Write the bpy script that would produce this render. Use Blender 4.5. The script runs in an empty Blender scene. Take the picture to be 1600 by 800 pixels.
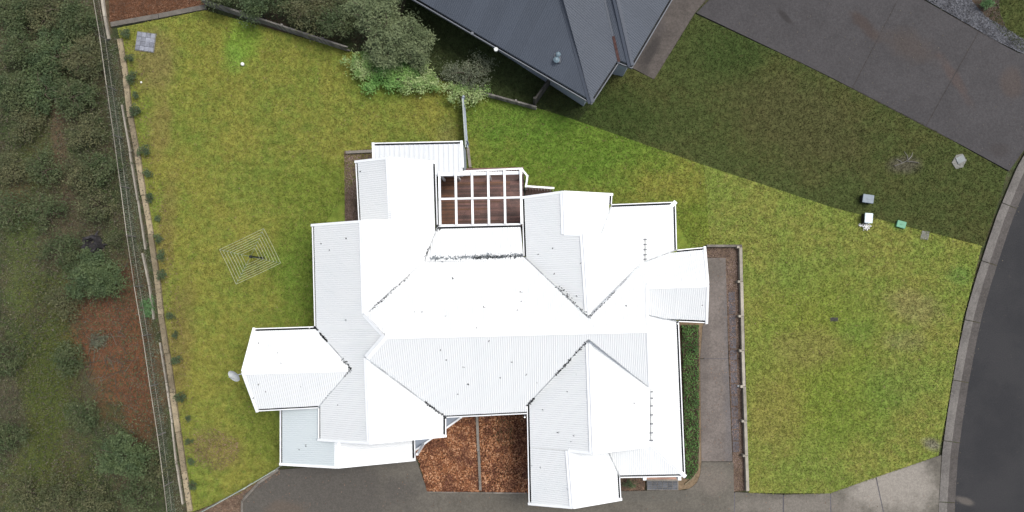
import bpy, bmesh, math, random
import numpy as np
from mathutils import Vector, Matrix
random.seed(7); RNG = np.random.default_rng(11)
R = math.radians
scn = bpy.context.scene
col = scn.collection

# ------------------------------------------------------------------ camera, sky, sun, exposure
H = 36.0            # camera height over the lawn (m)
NX, NY = 820, 450   # the point of the photograph straight below the camera
K = 30.0            # photograph pixels per metre on the ground
cam_d = bpy.data.cameras.new('camera'); cam = bpy.data.objects.new('camera', cam_d); col.objects.link(cam)
cam.location = (0, 0, H); cam.rotation_euler = (0, 0, 0)
cam_d.sensor_width = 36.0; cam_d.lens = 36.0 * (K * H) / 1600.0
cam_d.shift_x = -(NX - 800) / 1600.0; cam_d.shift_y = (NY - 400) / 1600.0
cam_d.clip_start = 0.5; cam_d.clip_end = 2000
scn.camera = cam

SUN_EL, SUN_AZ = 64.0, 62.0      # azimuth measured clockwise from +Y (up in the picture)
world = bpy.data.worlds.new('World'); scn.world = world; world.use_nodes = True
wn = world.node_tree
bg = wn.nodes.get('Background') or wn.nodes.new('ShaderNodeBackground')
sky = wn.nodes.new('ShaderNodeTexSky'); sky.sky_type = 'NISHITA'; sky.sun_disc = False
sky.sun_elevation = R(SUN_EL); sky.sun_rotation = R(SUN_AZ)
sky.air_density = 1.0; sky.dust_density = 4.0; sky.ozone_density = 1.0
hsv = wn.nodes.new('ShaderNodeHueSaturation'); hsv.inputs['Saturation'].default_value = .5   # cloud cover greys the sky
wn.links.new(sky.outputs[0], hsv.inputs['Color']); wn.links.new(hsv.outputs[0], bg.inputs[0]); bg.inputs[1].default_value = 0.12
sd = bpy.data.lights.new('sun', 'SUN'); sd.energy = 1.4; sd.angle = R(22); sd.color = (1.0, 0.96, 0.9)
sun = bpy.data.objects.new('sun', sd); col.objects.link(sun)
dirv = Vector((math.sin(R(SUN_AZ)) * math.cos(R(SUN_EL)), math.cos(R(SUN_AZ)) * math.cos(R(SUN_EL)), math.sin(R(SUN_EL))))
sun.rotation_euler = dirv.to_track_quat('Z', 'Y').to_euler()
scn.view_settings.view_transform = 'Standard'; scn.view_settings.look = 'None'
scn.view_settings.gamma = 1.0; scn.view_settings.exposure = 0.6
scn.cycles.max_bounces = 6

# ------------------------------------------------------------------ places
def P(px, py, z=0.0):
    f = (H - z) / H / K
    return Vector(((px - NX) * f, -(py - NY) * f, z))
def S(rgb):                       # sRGB 0..255 -> linear
    return tuple(((c / 255.0) / 12.92 if c / 255.0 <= .04045 else ((c / 255.0 + .055) / 1.055) ** 2.4) for c in rgb)

# ------------------------------------------------------------------ materials
class NT:
    def __init__(s, name):
        s.m = bpy.data.materials.new(name); s.m.use_nodes = True
        s.t = s.m.node_tree; s.b = s.t.nodes['Principled BSDF']
        g = s.t.nodes.new('ShaderNodeNewGeometry'); s.pos = g.outputs['Position']; s.isl = g.outputs['Random Per Island']
    def n(s, typ, **kw):
        o = s.t.nodes.new(typ)
        for k, v in kw.items(): setattr(o, k, v)
        return o
    def L(s, a, b): s.t.links.new(a, b)
    def set(s, inp, v):
        if hasattr(v, 'is_linked') or isinstance(v, bpy.types.NodeSocket): s.L(v, inp)
        else: inp.default_value = v
    def noise(s, scale, detail=4, rough=.6, vec=None, dist=0.0):
        o = s.n('ShaderNodeTexNoise'); o.inputs['Scale'].default_value = scale; o.inputs['Detail'].default_value = detail
        o.inputs['Roughness'].default_value = rough; o.inputs['Distortion'].default_value = dist
        s.L(vec or s.pos, o.inputs['Vector']); return o.outputs[0]
    def scaled(s, sx, sy, sz, rot=0):
        o = s.n('ShaderNodeMapping'); o.inputs['Scale'].default_value = (sx, sy, sz); o.inputs['Rotation'].default_value = (0, 0, rot)
        s.L(s.pos, o.inputs['Vector']); return o.outputs[0]
    def rng(s, v, a, b, c=0.0, d=1.0):
        o = s.n('ShaderNodeMapRange'); o.interpolation_type = 'SMOOTHSTEP'
        for i, x in enumerate((v, a, b, c, d)): s.set(o.inputs[i], x)
        return o.outputs[0]
    def math(s, op, a, b=0.0):
        o = s.n('ShaderNodeMath'); o.operation = op; s.set(o.inputs[0], a); s.set(o.inputs[1], b); return o.outputs[0]
    def mix(s, f, a, b, mode='MIX'):
        o = s.n('ShaderNodeMix'); o.data_type = 'RGBA'; o.blend_type = mode
        s.set(o.inputs[0], f)
        for i, x in ((6, a), (7, b)):
            if isinstance(x, tuple): x = (*x[:3], 1.0)
            s.set(o.inputs[i], x)
        return o.outputs[2]
    def blob(s, px, py, rx, ry, soft=.5, rot=0.0, wob=.35):
        """0..1 mask round a place on the ground (centre and radii given in photo pixels)"""
        c = P(px, py)
        su = s.n('ShaderNodeVectorMath'); su.operation = 'SUBTRACT'; s.L(s.pos, su.inputs[0]); su.inputs[1].default_value = (c.x, c.y, 0)
        mp = s.n('ShaderNodeMapping'); mp.vector_type = 'POINT'; mp.inputs['Rotation'].default_value = (0, 0, rot)
        s.L(su.outputs[0], mp.inputs['Vector'])
        mu = s.n('ShaderNodeVectorMath'); mu.operation = 'MULTIPLY'; s.L(mp.outputs[0], mu.inputs[0]); mu.inputs[1].default_value = (K / rx, K / ry, 0)
        ln = s.n('ShaderNodeVectorMath'); ln.operation = 'LENGTH'; s.L(mu.outputs[0], ln.inputs[0])
        if not hasattr(s, '_wob'): s._wob = s.noise(.9, 5, .65)
        w = s.math('ADD', ln.outputs['Value'], s.math('MULTIPLY', s.math('SUBTRACT', s._wob, .5), wob * 4))
        return s.rng(w, 1 - soft, 1 + soft, 1.0, 0.0)
    def bump(s, h, strength=.3, dist=.02):
        o = s.n('ShaderNodeBump'); o.inputs['Strength'].default_value = strength; o.inputs['Distance'].default_value = dist
        s.L(h, o.inputs['Height']); s.L(o.outputs[0], s.b.inputs['Normal'])
    def done(s, c, rough=.8, spec=.3):
        s.set(s.b.inputs['Base Color'], (*c[:3], 1.0) if isinstance(c, tuple) else c)
        s.set(s.b.inputs['Roughness'], rough); s.b.inputs['Specular IOR Level'].default_value = spec
        return s.m

def simple(name, c, rough=.7, spec=.3, vary=.25, scale=3.0, fine=40.0, bump=.15, metal=0.0, stretch=None):
    m = NT(name)
    v = m.scaled(*stretch) if stretch else None
    a = m.noise(scale, 5, .65, v); b = m.noise(fine, 3, .6, v)
    f = m.math('ADD', m.math('MULTIPLY', a, .6), m.math('MULTIPLY', b, .4))
    f = m.rng(f, .3, .7, 1 - vary, 1 + vary)
    oi = m.n('ShaderNodeObjectInfo'); isl = m.rng(oi.outputs['Random'], 0, 1, 1 - vary * .7, 1 + vary * .7)
    f = m.math('MULTIPLY', f, isl)
    c2 = m.mix(1.0, c, f, 'MULTIPLY')
    if bump: m.bump(b, bump)
    m.b.inputs['Metallic'].default_value = metal
    return m.done(c2, rough, spec)

def grass(name, dry, mid, lush, brown, blobs=(), dark=1.0, dryness=.5):
    m = NT(name)
    n1 = m.noise(.28, 5, .6); n2 = m.noise(1.6, 6, .72); n3 = m.noise(14, 4, .7); n4 = m.noise(5.0, 5, .7)
    f = m.math('ADD', m.math('MULTIPLY', n1, .5), m.math('MULTIPLY', n2, .5))
    f = m.rng(f, dryness - .09, dryness + .13)
    c = m.mix(f, mid, dry)
    g = m.rng(n2, .56, .70); c = m.mix(m.math('MULTIPLY', g, .55), c, lush)
    for (px, py, rx, ry, rot, colr, amt) in blobs:
        k = m.blob(px, py, rx, ry, .55, rot)
        c = m.mix(m.math('MULTIPLY', k, amt), c, colr)
    br = m.rng(n4, .57, .70); c = m.mix(m.math('MULTIPLY', br, .5), c, brown)
    v = m.rng(n3, .25, .75, .80 * dark, 1.20 * dark)
    isl = m.rng(m.isl, 0, 1, .86, 1.16)
    c = m.mix(m.math('MULTIPLY', m.rng(m.isl, .80, .9), .45), c, brown)
    n5 = m.noise(3.0, 3, .6); c = m.mix(1.0, c, m.rng(n5, .3, .7, .82, 1.18), 'MULTIPLY')
    c = m.mix(1.0, c, m.math('MULTIPLY', v, isl), 'MULTIPLY')
    m.bump(n3, .25, .03)
    return m.done(c, .95, .06)

EXPO = 1.0
G_DRY, G_MID, G_LUSH, G_BROWN = (.188, .186, .040), (.130, .171, .033), (.092, .162, .035), (.200, .152, .072)
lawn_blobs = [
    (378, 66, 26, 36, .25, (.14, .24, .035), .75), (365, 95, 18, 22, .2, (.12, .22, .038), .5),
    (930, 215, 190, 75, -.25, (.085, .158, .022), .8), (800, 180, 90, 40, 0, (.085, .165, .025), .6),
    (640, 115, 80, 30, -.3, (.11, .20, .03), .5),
    (470, 430, 45, 90, 0, (.085, .145, .022), .7), (420, 660, 45, 70, 0, (.10, .14, .025), .6),  # greener grass plus soft house shadow painted in, next line too
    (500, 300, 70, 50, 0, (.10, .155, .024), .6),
    (1080, 345, 50, 40, 0, (.10, .16, .022), .5),
    (335, 700, 38, 28, .3, (.17, .125, .055), .5), (250, 200, 18, 50, .1, (.19, .14, .055), .5),
    (275, 560, 22, 110, .12, (.16, .115, .045), .55), (258, 380, 14, 120, .12, (.17, .125, .05), .45),
    (245, 95, 30, 45, .1, (.18, .135, .06), .6),
    (700, 220, 16, 30, 0, (.15, .15, .06), .4),
    (1445, 455, 35, 16, .3, (.20, .16, .09), .6), (1458, 695, 16, 9, .3, (.17, .16, .12), .9), (1410, 533, 30, 16, 0, (.20, .17, .10), .3),
    (1270, 560, 90, 120, 0, (.16, .205, .03), .5), (1330, 640, 60, 60, 0, (.13, .20, .03), .4), (1500, 430, 18, 14, 0, (.10, .19, .045), .5),
    (1405, 352, 12, 10, 0, (.10, .21, .045), .6),
]
M = {}
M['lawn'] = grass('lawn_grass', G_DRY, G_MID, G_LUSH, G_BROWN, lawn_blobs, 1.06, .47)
M['front_lawn'] = grass('front_lawn_grass', (.212, .212, .053), (.158, .205, .043), (.108, .196, .040), (.235, .178, .092), lawn_blobs[-6:] + [(1400, 600, 50, 40, 0, (.125, .20, .04), .5), (1240, 430, 40, 30, 0, (.13, .20, .04), .4), (1210, 640, 40, 70, 0, (.215, .185, .055), .5), (1430, 480, 40, 24, .4, (.235, .19, .10), .4), (1340, 520, 30, 18, 0, (.12, .20, .04), .4), (1260, 545, 60, 30, 0, (.22, .175, .07), .4)], 1.0, .5)
M['side_lawn'] = grass('neighbour_lawn_grass', (.075, .078, .027), (.058, .075, .024), (.042, .070, .022), (.080, .064, .034),  # dimming beyond the boundary is put into these greens
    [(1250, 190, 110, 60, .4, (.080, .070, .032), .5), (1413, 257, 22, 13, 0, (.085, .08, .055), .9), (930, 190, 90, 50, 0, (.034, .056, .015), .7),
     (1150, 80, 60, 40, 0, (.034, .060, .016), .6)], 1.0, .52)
M['shade_lawn'] = grass('narrow_yard_grass', (.052, .062, .026), (.038, .052, .020), (.032, .052, .019), (.046, .042, .025), (), 1.0, .55)  # grass darkened to paint in the shade by the neighbour eave

def terrain_mat():  # floor colours hold the dimming beyond the boundary
    m = NT('bush_floor')
    n1 = m.noise(.5, 6, .65); n2 = m.noise(3.2, 6, .75); n3 = m.noise(16, 4, .75)
    c = m.mix(m.rng(n1, .42, .58), (0.054, 0.066, 0.031), (0.083, 0.073, 0.043))
    c = m.mix(m.rng(n2, .52, .66), c, (0.061, 0.090, 0.032))
    for (px, py, rx, ry, rot, cc, amt) in [
        (60, 640, 36, 190, .22, (0.090, 0.115, 0.029), .8), (25, 400, 28, 110, .0, (0.083, 0.108, 0.032), .7), (45, 230, 30, 70, 0, (0.082, 0.090, 0.032), .6),
        (205, 510, 22, 60, -.1, (.20, .10, .045), .6), (215, 600, 18, 50, -.1, (.17, .085, .04), .5), (190, 560, 55, 85, -.15, (0.176, 0.078, 0.040), .95), (150, 500, 60, 50, .5, (0.154, 0.072, 0.042), .85), (215, 640, 30, 60, -.1, (0.144, 0.068, 0.038), .85),
        (88, 230, 10, 90, -.1, (0.118, 0.082, 0.054), .7), (110, 340, 40, 40, 0, (0.094, 0.076, 0.050), .7), (200, 440, 26, 40, 0, (0.126, 0.065, 0.040), .8),
        (25, 300, 16, 30, 0, (0.126, 0.082, 0.054), .5), (160, 10, 12, 60, 0, (0.108, 0.072, 0.050), .7), (10, 660, 25, 60, 0, (0.082, 0.072, 0.050), .7),
        (430, 40, 16, 22, 0, (0.118, 0.082, 0.064), .6), (690, 100, 22, 22, 0, (0.082, 0.054, 0.040), .7)]:
        c = m.mix(m.math('MULTIPLY', m.blob(px, py, rx, ry, .5, rot, .5), amt), c, cc)
    c = m.mix(1.0, c, m.rng(n3, .25, .75, .6, 1.4), 'MULTIPLY')
    c = m.mix(1.0, c, m.rng(n2, .3, .7, .75, 1.2), 'MULTIPLY')
    m.bump(n3, .9, .08)
    return m.done(c, .95, .1)
M['terrain'] = terrain_mat()

def concrete(name, c, dark=.7, blobs=(), speck=.12, spec=.2):
    m = NT(name)
    n1 = m.noise(.7, 6, .65); n2 = m.noise(6, 5, .7); n3 = m.noise(34, 3, .7)
    f = m.math('ADD', m.math('MULTIPLY', n1, .65), m.math('MULTIPLY', n2, .35))
    a = tuple(x * dark for x in c)
    cc = m.mix(m.rng(f, .38, .60), a, c)
    for (px, py, rx, ry, rot, colr, amt) in blobs:
        cc = m.mix(m.math('MULTIPLY', m.blob(px, py, rx, ry, .5, rot, .5), amt), cc, colr)
    n4 = m.noise(11, 5, .75); cc = m.mix(1.0, cc, m.rng(n4, .3, .7, .82, 1.18), 'MULTIPLY')
    cc = m.mix(1.0, cc, m.rng(n3, .3, .7, 1 - speck, 1 + speck), 'MULTIPLY')
    m.bump(n3, .2, .01)
    return m.done(cc, .85, spec)
M['drive'] = concrete('driveway_concrete', (0.120, 0.110, 0.092), .78, [
    (500, 770, 150, 60, 0, (0.078, 0.072, 0.064), .9), (820, 790, 110, 18, 0, (0.100, 0.092, 0.076), .5), (450, 795, 30, 12, 0, (0.120, 0.088, 0.064), .4),
    (1390, 760, 70, 40, 0, (0.240, 0.220, 0.192), .95), (1250, 790, 90, 14, 0, (0.168, 0.152, 0.132), .8), (1010, 775, 60, 9, 0, (0.096, 0.092, 0.080), .5), (1110, 750, 30, 20, 0, (0.152, 0.132, 0.112), .7)])
M['path'] = concrete('path_concrete', (0.168, 0.146, 0.132), .72, [(1105, 420, 30, 20, 0, (0.104, 0.092, 0.080), .7), (1100, 520, 8, 100, 0, (0.096, 0.084, 0.076), .5), (1140, 560, 8, 160, 0, (0.104, 0.100, 0.104), .5)])
M['paver'] = concrete('blue_paver', (.112, .106, .116), .7, (), .2)
M['ndrive'] = concrete('neighbour_concrete', (.058, .055, .057), .84, [  # neighbour paving carries the dimming beyond the boundary in its colour
    (1350, 40, 26, 9, .8, (0.051, 0.036, 0.030), .6), (1420, 70, 40, 20, .4, (0.060, 0.048, 0.042), .6), (1225, 25, 14, 4, .8, (0.030, 0.027, 0.027), .8),
    (1560, 235, 14, 10, 0, (0.042, 0.037, 0.036), .6), (1490, 120, 40, 8, 1.0, (0.072, 0.053, 0.047), .6), (1582, 130, 16, 24, 0, (0.072, 0.054, 0.045), .5)])
M['nside'] = concrete('side_path_concrete', (.095, .083, .075), .7, [(1015, 82, 9, 26, .5, (.042, .038, .036), .95), (1030, 40, 12, 14, 0, (.07, .062, .06), .7), (1005, 112, 8, 6, 0, (.055, .05, .045), .7)])
M['kerb'] = concrete('kerb_concrete', (.150, .140, .130), .7, (), .2)
M['gutterpan'] = concrete('gutter_pan_concrete', (.085, .077, .072), .75, (), .2)
M['ndrive_joint'] = concrete('dark_joint_concrete', (.050, .045, .044), .8)
def asphalt():
    m = NT('asphalt'); n1 = m.noise(.35, 5, .6); n3 = m.noise(20, 4, .75); n2 = m.noise(2.5, 5, .7)
    c = m.mix(m.rng(n1, .35, .65), (.025, .0255, .028), (.033, .033, .035))
    c = m.mix(m.math('MULTIPLY', m.rng(n2, .62, .74), .35), c, (.060, .055, .050))
    c = m.mix(m.math('MULTIPLY', m.blob(1508, 783, 14, 5, .5, .3), .6), c, (.13, .115, .10))
    c = m.mix(1.0, c, m.rng(n3, .25, .75, .72, 1.28), 'MULTIPLY'); m.bump(n3, .35, .01)
    return m.done(c, .9, .25)
M['asphalt'] = asphalt()

def roof_white(name, c, dirt=.25, speck=True):
    m = NT(name)
    n1 = m.noise(.6, 5, .6); n2 = m.noise(9, 4, .7); n3 = m.noise(30, 2, .5)
    cc = m.mix(m.math('MULTIPLY', m.rng(n1, .45, .75), dirt), c, tuple(x * y for x, y in zip(c, (.86, .90, .92))))
    cc = m.mix(m.math('MULTIPLY', m.rng(n2, .60, .8), dirt * .7), cc, (.50, .52, .50))
    cc = m.mix(1.0, cc, m.rng(m.isl, 0, 1, .985, 1.015), 'MULTIPLY')
    return m.done(cc, .42, .35)
M['roof'] = roof_white('white_roof_steel', (.672, .690, .694), .25)
M['roof_greyer'] = roof_white('greyer_white_roof_steel', (.50, .55, .565), .55)  # greyer, bluer white for the garage's west slope
M['shed_roof'] = roof_white('pale_ribbed_roof_steel', (.58, .605, .625), .45)
M['trim'] = simple('white_trim', (.82, .84, .85), .4, .4, .04, 2, 20, 0)
M['gutter_dark'] = simple('gutter_leaf_muck', (.022, .024, .026), .9, .1, .6, 6, 30, .3)
M['flash'] = None
def flash():
    m = NT('valley_flashing'); n1 = m.noise(1.1, 5, .7); n2 = m.noise(12, 4, .7)
    f = m.rng(m.math('ADD', m.math('MULTIPLY', n1, .6), m.math('MULTIPLY', n2, .4)), .36, .56)
    return m.done(m.mix(f, (.60, .64, .66), (.28, .29, .30)), .55, .3)
M['flash'] = flash()
M['grime'] = simple('valley_grime', (.13, .145, .155), .8, .2, .6, 3, 20, .2)
M['wall'] = simple('painted_wall', (.52, .56, .60), .6, .3, .08, 1, 20, .05)
M['wallgrey'] = simple('grey_blue_wall', (.30, .34, .40), .6, .3, .1, 1, 20, .05)
M['dark_roof'] = simple('slate_blue_roof_steel', (.056, .067, .086), .5, .4, .07, .6, 20, .03)  # slate blue with the dimming beyond the boundary put in
M['dark_cap'] = simple('slate_blue_ridge_steel', (.052, .062, .081), .45, .4, .08, 1, 20, 0)
M['dark_gutter'] = simple('grey_gutter_steel', (.12, .13, .15), .5, .4, .1, 1, 20, 0)
M['rust'] = simple('rust_stain', (.10, .055, .05), .8, .1, .5, 4, 30, .1)
M['sleeper'] = simple('weathered_sleeper_timber', (.235, .195, .130), .9, .1, .36, 2.2, 30, .5)
M['sleeper_grey'] = simple('grey_sleeper_timber', (.17, .155, .135), .9, .1, .35, 2.2, 30, .5)
M['sleeper_pale'] = simple('pale_concrete_sleeper', (.30, .275, .23), .85, .2, .28, 2.2, 30, .3)
M['deck'] = simple('wet_deck_timber', (.115, .055, .044), .5, .5, .6, 1.2, 24, .3)
M['deck_red'] = simple('red_brown_deck_timber', (.115, .048, .022), .5, .5, .5, 1.2, 24, .3)
M['stain'] = simple('oiled_tread_timber', (.07, .04, .032), .6, .3, .3, 1.2, 24, .3)
M['mulch_soil'] = simple('mulch_bed_soil', (.085, .040, .022), .95, .1, .6, 5, 28, .9)
M['mulch_brown'] = simple('brown_bed_soil', (.10, .072, .052), .95, .1, .55, 5, 28, .9)
M['steel'] = simple('galvanised_steel', (.42, .44, .44), .4, .5, .12, 3, 30, 0, .5)
M['wire'] = simple('plastic_coated_wire', (.40, .41, .30), .5, .3, .1, 3, 30, 0)
M['mesh_green'] = simple('green_shade_net', (.15, .20, .16), .8, .2, .3, 3, 30, 0)
M['pale_rail'] = simple('pale_green_rail', (.36, .40, .36), .6, .3, .2, 3, 30, 0)
M['paling'] = simple('grey_paling', (.19, .18, .165), .9, .1, .35, 2.0, 26, .3)
M['npaling'] = simple('dark_paling', (.085, .08, .075), .9, .1, .35, 2.0, 26, .3)
M['black'] = simple('black_steel', (.02, .02, .022), .5, .3, .2, 3, 30, 0)
M['box_grey'] = simple('grey_blue_plastic', (.20, .24, .28), .5, .3, .12, 5, 30, 0)
M['box_white'] = simple('pale_blue_plastic', (.52, .60, .62), .45, .4, .12, 5, 30, 0)
M['box_green'] = simple('green_plastic', (.10, .27, .17), .5, .3, .15, 5, 30, 0)
M['pit'] = concrete('pit_concrete', (.20, .20, .185), .7, (), .25)
M['white'] = simple('white_plastic', (.8, .8, .78), .4, .4, .05, 5, 30, 0)
M['pit_tile'] = simple('bluish_pit_tile', (.21, .22, .255), .7, .3, .3, 5, 30, .2)
M['tile'] = simple('porch_tile', (.07, .075, .085), .5, .4, .35, 5, 30, .1)
M['door'] = simple('terracotta_beam_paint', (.38, .22, .16), .6, .3, .15, 3, 30, .1)
M['trunk'] = simple('tree_bark', (.10, .08, .062), .9, .1, .35, 3, 30, .5)
M['char'] = simple('charred_stump', (.035, .033, .036), .8, .3, .5, 4, 30, .6)
M['pebble'] = simple('dark_pebble', (.070, .072, .082), .8, .3, .7, 9, 50, .4)

def leafmat(name, a, b, c, var=.5):
    m = NT(name); n = m.noise(1.4, 4, .6)
    x = m.mix(m.rng(m.isl, 0, 1), a, b); x = m.mix(m.rng(n, .42, .62), x, c)
    x = m.mix(1.0, x, m.rng(m.noise(60, 2, .5), .2, .8, 1 - var * .5, 1 + var * .5), 'MULTIPLY')
    m.b.inputs['Subsurface Weight'].default_value = 0.0
    return m.done(x, .6, .25)
L_ = {
 'dark': leafmat('dark_eucalypt_leaf', (0.057, 0.075, 0.031), (0.090, 0.109, 0.047), (0.045, 0.067, 0.026)),
 'olive': leafmat('olive_leaf', (0.075, 0.081, 0.036), (0.117, 0.116, 0.055), (0.060, 0.072, 0.031)),
 'grey': leafmat('grey_green_willow_leaf', (0.112, 0.142, 0.068), (0.162, 0.196, 0.096), (0.099, 0.128, 0.060)),
 'blue': leafmat('cool_green_leaf', (.060, .090, .036), (.095, .128, .052), (.046, .072, .030)),
 'lime': leafmat('bright_green_leaf', (.13, .25, .055), (.24, .38, .12), (.12, .26, .06)),
 'sage': leafmat('pale_sage_leaf', (.20, .29, .09), (.40, .48, .22), (.15, .25, .07)),
 'twig': leafmat('pale_silvery_leaf', (.12, .14, .085), (.17, .19, .12), (.10, .115, .075)), #(.085, .088, .062), (.13, .13, .098), (.070, .075, .052)),
 'hedge': leafmat('hedge_leaf', (.042, .100, .022), (.095, .185, .045), (.034, .085, .018)),
 'shrub': leafmat('dark_bluish_shrub_leaf', (.055, .085, .038), (.085, .12, .052), (.045, .068, .032)),
 'weed': leafmat('weed_leaf', (.105, .125, .075), (.17, .175, .12), (.085, .09, .06)),
 'vivid': leafmat('vivid_weed_leaf', (.08, .17, .06), (.14, .25, .11), (.07, .14, .05)),
}
CH = {
 'red': leafmat('red_bark_chip', (.17, .055, .024), (.36, .16, .070), (.13, .048, .026), .8),
 'pale': leafmat('pale_fallen_leaf', (.34, .16, .075), (.46, .26, .15), (.22, .10, .05), .6),
 'dull': leafmat('dull_bark_chip', (.17, .095, .055), (.25, .17, .12), (.10, .06, .042), .8),
 'brown': leafmat('brown_bark_chip', (.16, .105, .085), (.27, .20, .17), (.10, .065, .05), .8),
 'soil': leafmat('red_leaf_litter', (.14, .065, .034), (.19, .10, .058), (.10, .055, .033), .7),
 'litter': leafmat('grey_brown_litter', (.075, .064, .046), (.11, .095, .072), (.055, .05, .036), .7),
}

# ------------------------------------------------------------------ object helpers
def link(o, parent=None):
    col.objects.link(o)
    if parent is not None: o.parent = parent
    return o
def tag(o, label=None, cat=None, group=None, kind=None):
    if label: o['label'] = label
    if cat: o['category'] = cat
    if group: o['group'] = group
    if kind: o['kind'] = kind
    return o
def empty(name, loc=(0, 0, 0), rz=0.0):
    o = bpy.data.objects.new(name, None); o.empty_display_size = .3; o.location = loc; o.rotation_euler = (0, 0, rz)
    return link(o)
def copy_tree(o, parent=None):
    c = o.copy(); col.objects.link(c); c.parent = parent
    for ch in [x for x in list(o.children)]: copy_tree(ch, c)
    return c
class MB:
    def __init__(s): s.v = []; s.f = []
    def poly(s, pts): i = len(s.v); s.v += [tuple(p) for p in pts]; s.f.append(tuple(range(i, i + len(pts)))); return s
    def box(s, c, size, rot=None):
        c = Vector(c); hx, hy, hz = size[0] / 2, size[1] / 2, size[2] / 2; i = len(s.v)
        for x, y, z in ((-1,-1,-1),(1,-1,-1),(1,1,-1),(-1,1,-1),(-1,-1,1),(1,-1,1),(1,1,1),(-1,1,1)):
            p = Vector((x * hx, y * hy, z * hz))
            if rot is not None: p = rot @ p
            s.v.append(tuple(c + p))
        s.f += [tuple(i + k for k in q) for q in ((0,3,2,1),(4,5,6,7),(0,1,5,4),(1,2,6,5),(2,3,7,6),(3,0,4,7))]; return s
    def bar(s, a, b, w, h):
        """box from a to b, w across, h high, centred on the line"""
        a = Vector(a); b = Vector(b); d = b - a; L = d.length
        if L < 1e-5: return s
        x = d.normalized(); up = Vector((0, 0, 1)) if abs(x.z) < .95 else Vector((1, 0, 0))
        y = up.cross(x).normalized(); z = x.cross(y)
        m = Matrix((x, y, z)).transposed()
        return s.box((a + b) / 2, (L, w, h), m)
    def tube(s, pts, r, n=8):
        pts = [Vector(p) for p in pts]; rr = r if isinstance(r, (list, tuple)) else [r] * len(pts); i0 = len(s.v)
        for k, p in enumerate(pts):
            d = (pts[min(k + 1, len(pts) - 1)] - pts[max(k - 1, 0)]).normalized()
            up = Vector((0, 0, 1)) if abs(d.z) < .9 else Vector((1, 0, 0))
            a = up.cross(d).normalized(); b = d.cross(a)
            for j in range(n):
                t = 2 * math.pi * j / n; s.v.append(tuple(p + (a * math.cos(t) + b * math.sin(t)) * rr[k]))
        for k in range(len(pts) - 1):
            for j in range(n):
                j2 = (j + 1) % n; s.f.append((i0 + k*n + j, i0 + k*n + j2, i0 + (k+1)*n + j2, i0 + (k+1)*n + j))
        s.f.append(tuple(i0 + j for j in range(n))[::-1]); s.f.append(tuple(i0 + (len(pts)-1)*n + j for j in range(n))); return s
    def prism(s, pts, z0, z1):
        """vertical prism; z1 may be a list of heights"""
        n = len(pts); i = len(s.v); zt = z1 if isinstance(z1, (list, tuple)) else [z1] * n
        s.v += [(p[0], p[1], z0) for p in pts] + [(p[0], p[1], z) for p, z in zip(pts, zt)]
        s.f.append(tuple(i + k for k in range(n))[::-1]); s.f.append(tuple(i + n + k for k in range(n)))
        for k in range(n): k2 = (k + 1) % n; s.f.append((i + k, i + k2, i + n + k2, i + n + k))
        return s
    def mesh(s, name, mat=None, smooth=False):
        me = bpy.data.meshes.new(name); me.from_pydata(s.v, [], s.f); me.validate()
        if mat: me.materials.append(mat)
        bm = bmesh.new(); bm.from_mesh(me)
        big = [f for f in bm.faces if len(f.verts) > 4]
        if big: bmesh.ops.triangulate(bm, faces=big)
        bmesh.ops.recalc_face_normals(bm, faces=bm.faces)
        bm.to_mesh(me); bm.free()
        if smooth: me.polygons.foreach_set('use_smooth', [True] * len(me.polygons))
        me.update(); return me
    def build(s, name, mat, parent=None, smooth=False):
        return link(bpy.data.objects.new(name, s.mesh(name, mat, smooth)), parent)
def sheet(name, pts, z, mat, kind='structure', parent=None):
    m = MB(); m.poly([P(x, y, z) for x, y in pts]); o = m.build(name, mat, parent)
    me = o.data
    if me.polygons and me.polygons[0].normal.z < 0: me.flip_normals()
    return tag(o, kind=kind) if kind else o
def slab(name, pts, z0, z1, mat, parent=None, kind=None):
    q = [P(x, y, z1) for x, y in pts]; m = MB(); m.prism(q, z0, z1); o = m.build(name, mat, parent)
    return tag(o, kind=kind) if kind else o
def np_mesh(name, V, F, mat, smooth=False):
    """V (n,3), F (m,k) numpy"""
    me = bpy.data.meshes.new(name); k = F.shape[1]
    me.vertices.add(len(V)); me.vertices.foreach_set('co', V.astype(np.float32).ravel())
    me.loops.add(F.size); me.loops.foreach_set('vertex_index', F.astype(np.int32).ravel())
    me.polygons.add(len(F)); me.polygons.foreach_set('loop_start', np.arange(0, F.size, k, dtype=np.int32))
    me.update(calc_edges=True); me.materials.append(mat)
    if smooth: me.polygons.foreach_set('use_smooth', [True] * len(F))
    return me
def inside(poly, X, Y):
    c = np.zeros(len(X), bool); n = len(poly)
    for i in range(n):
        x1, y1 = poly[i]; x2, y2 = poly[(i + 1) % n]
        if y1 == y2: continue
        t = ((y1 > Y) != (y2 > Y)) & (X < (x2 - x1) * (Y - y1) / (y2 - y1) + x1); c ^= t
    return c
def scatter(poly_px, dens, holes=(), z=0.0, grow=0.0):
    w = [tuple(P(x, y, z)[:2]) for x, y in poly_px]; hs = [[tuple(P(x, y, z)[:2]) for x, y in h] for h in holes]
    xs = [p[0] for p in w]; ys = [p[1] for p in w]
    n = int((max(xs) - min(xs)) * (max(ys) - min(ys)) * dens)
    X = RNG.uniform(min(xs), max(xs), n); Y = RNG.uniform(min(ys), max(ys), n)
    k = inside(w, X, Y)
    for h in hs: k &= ~inside(h, X, Y)
    return np.stack([X[k], Y[k]], 1)
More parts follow.
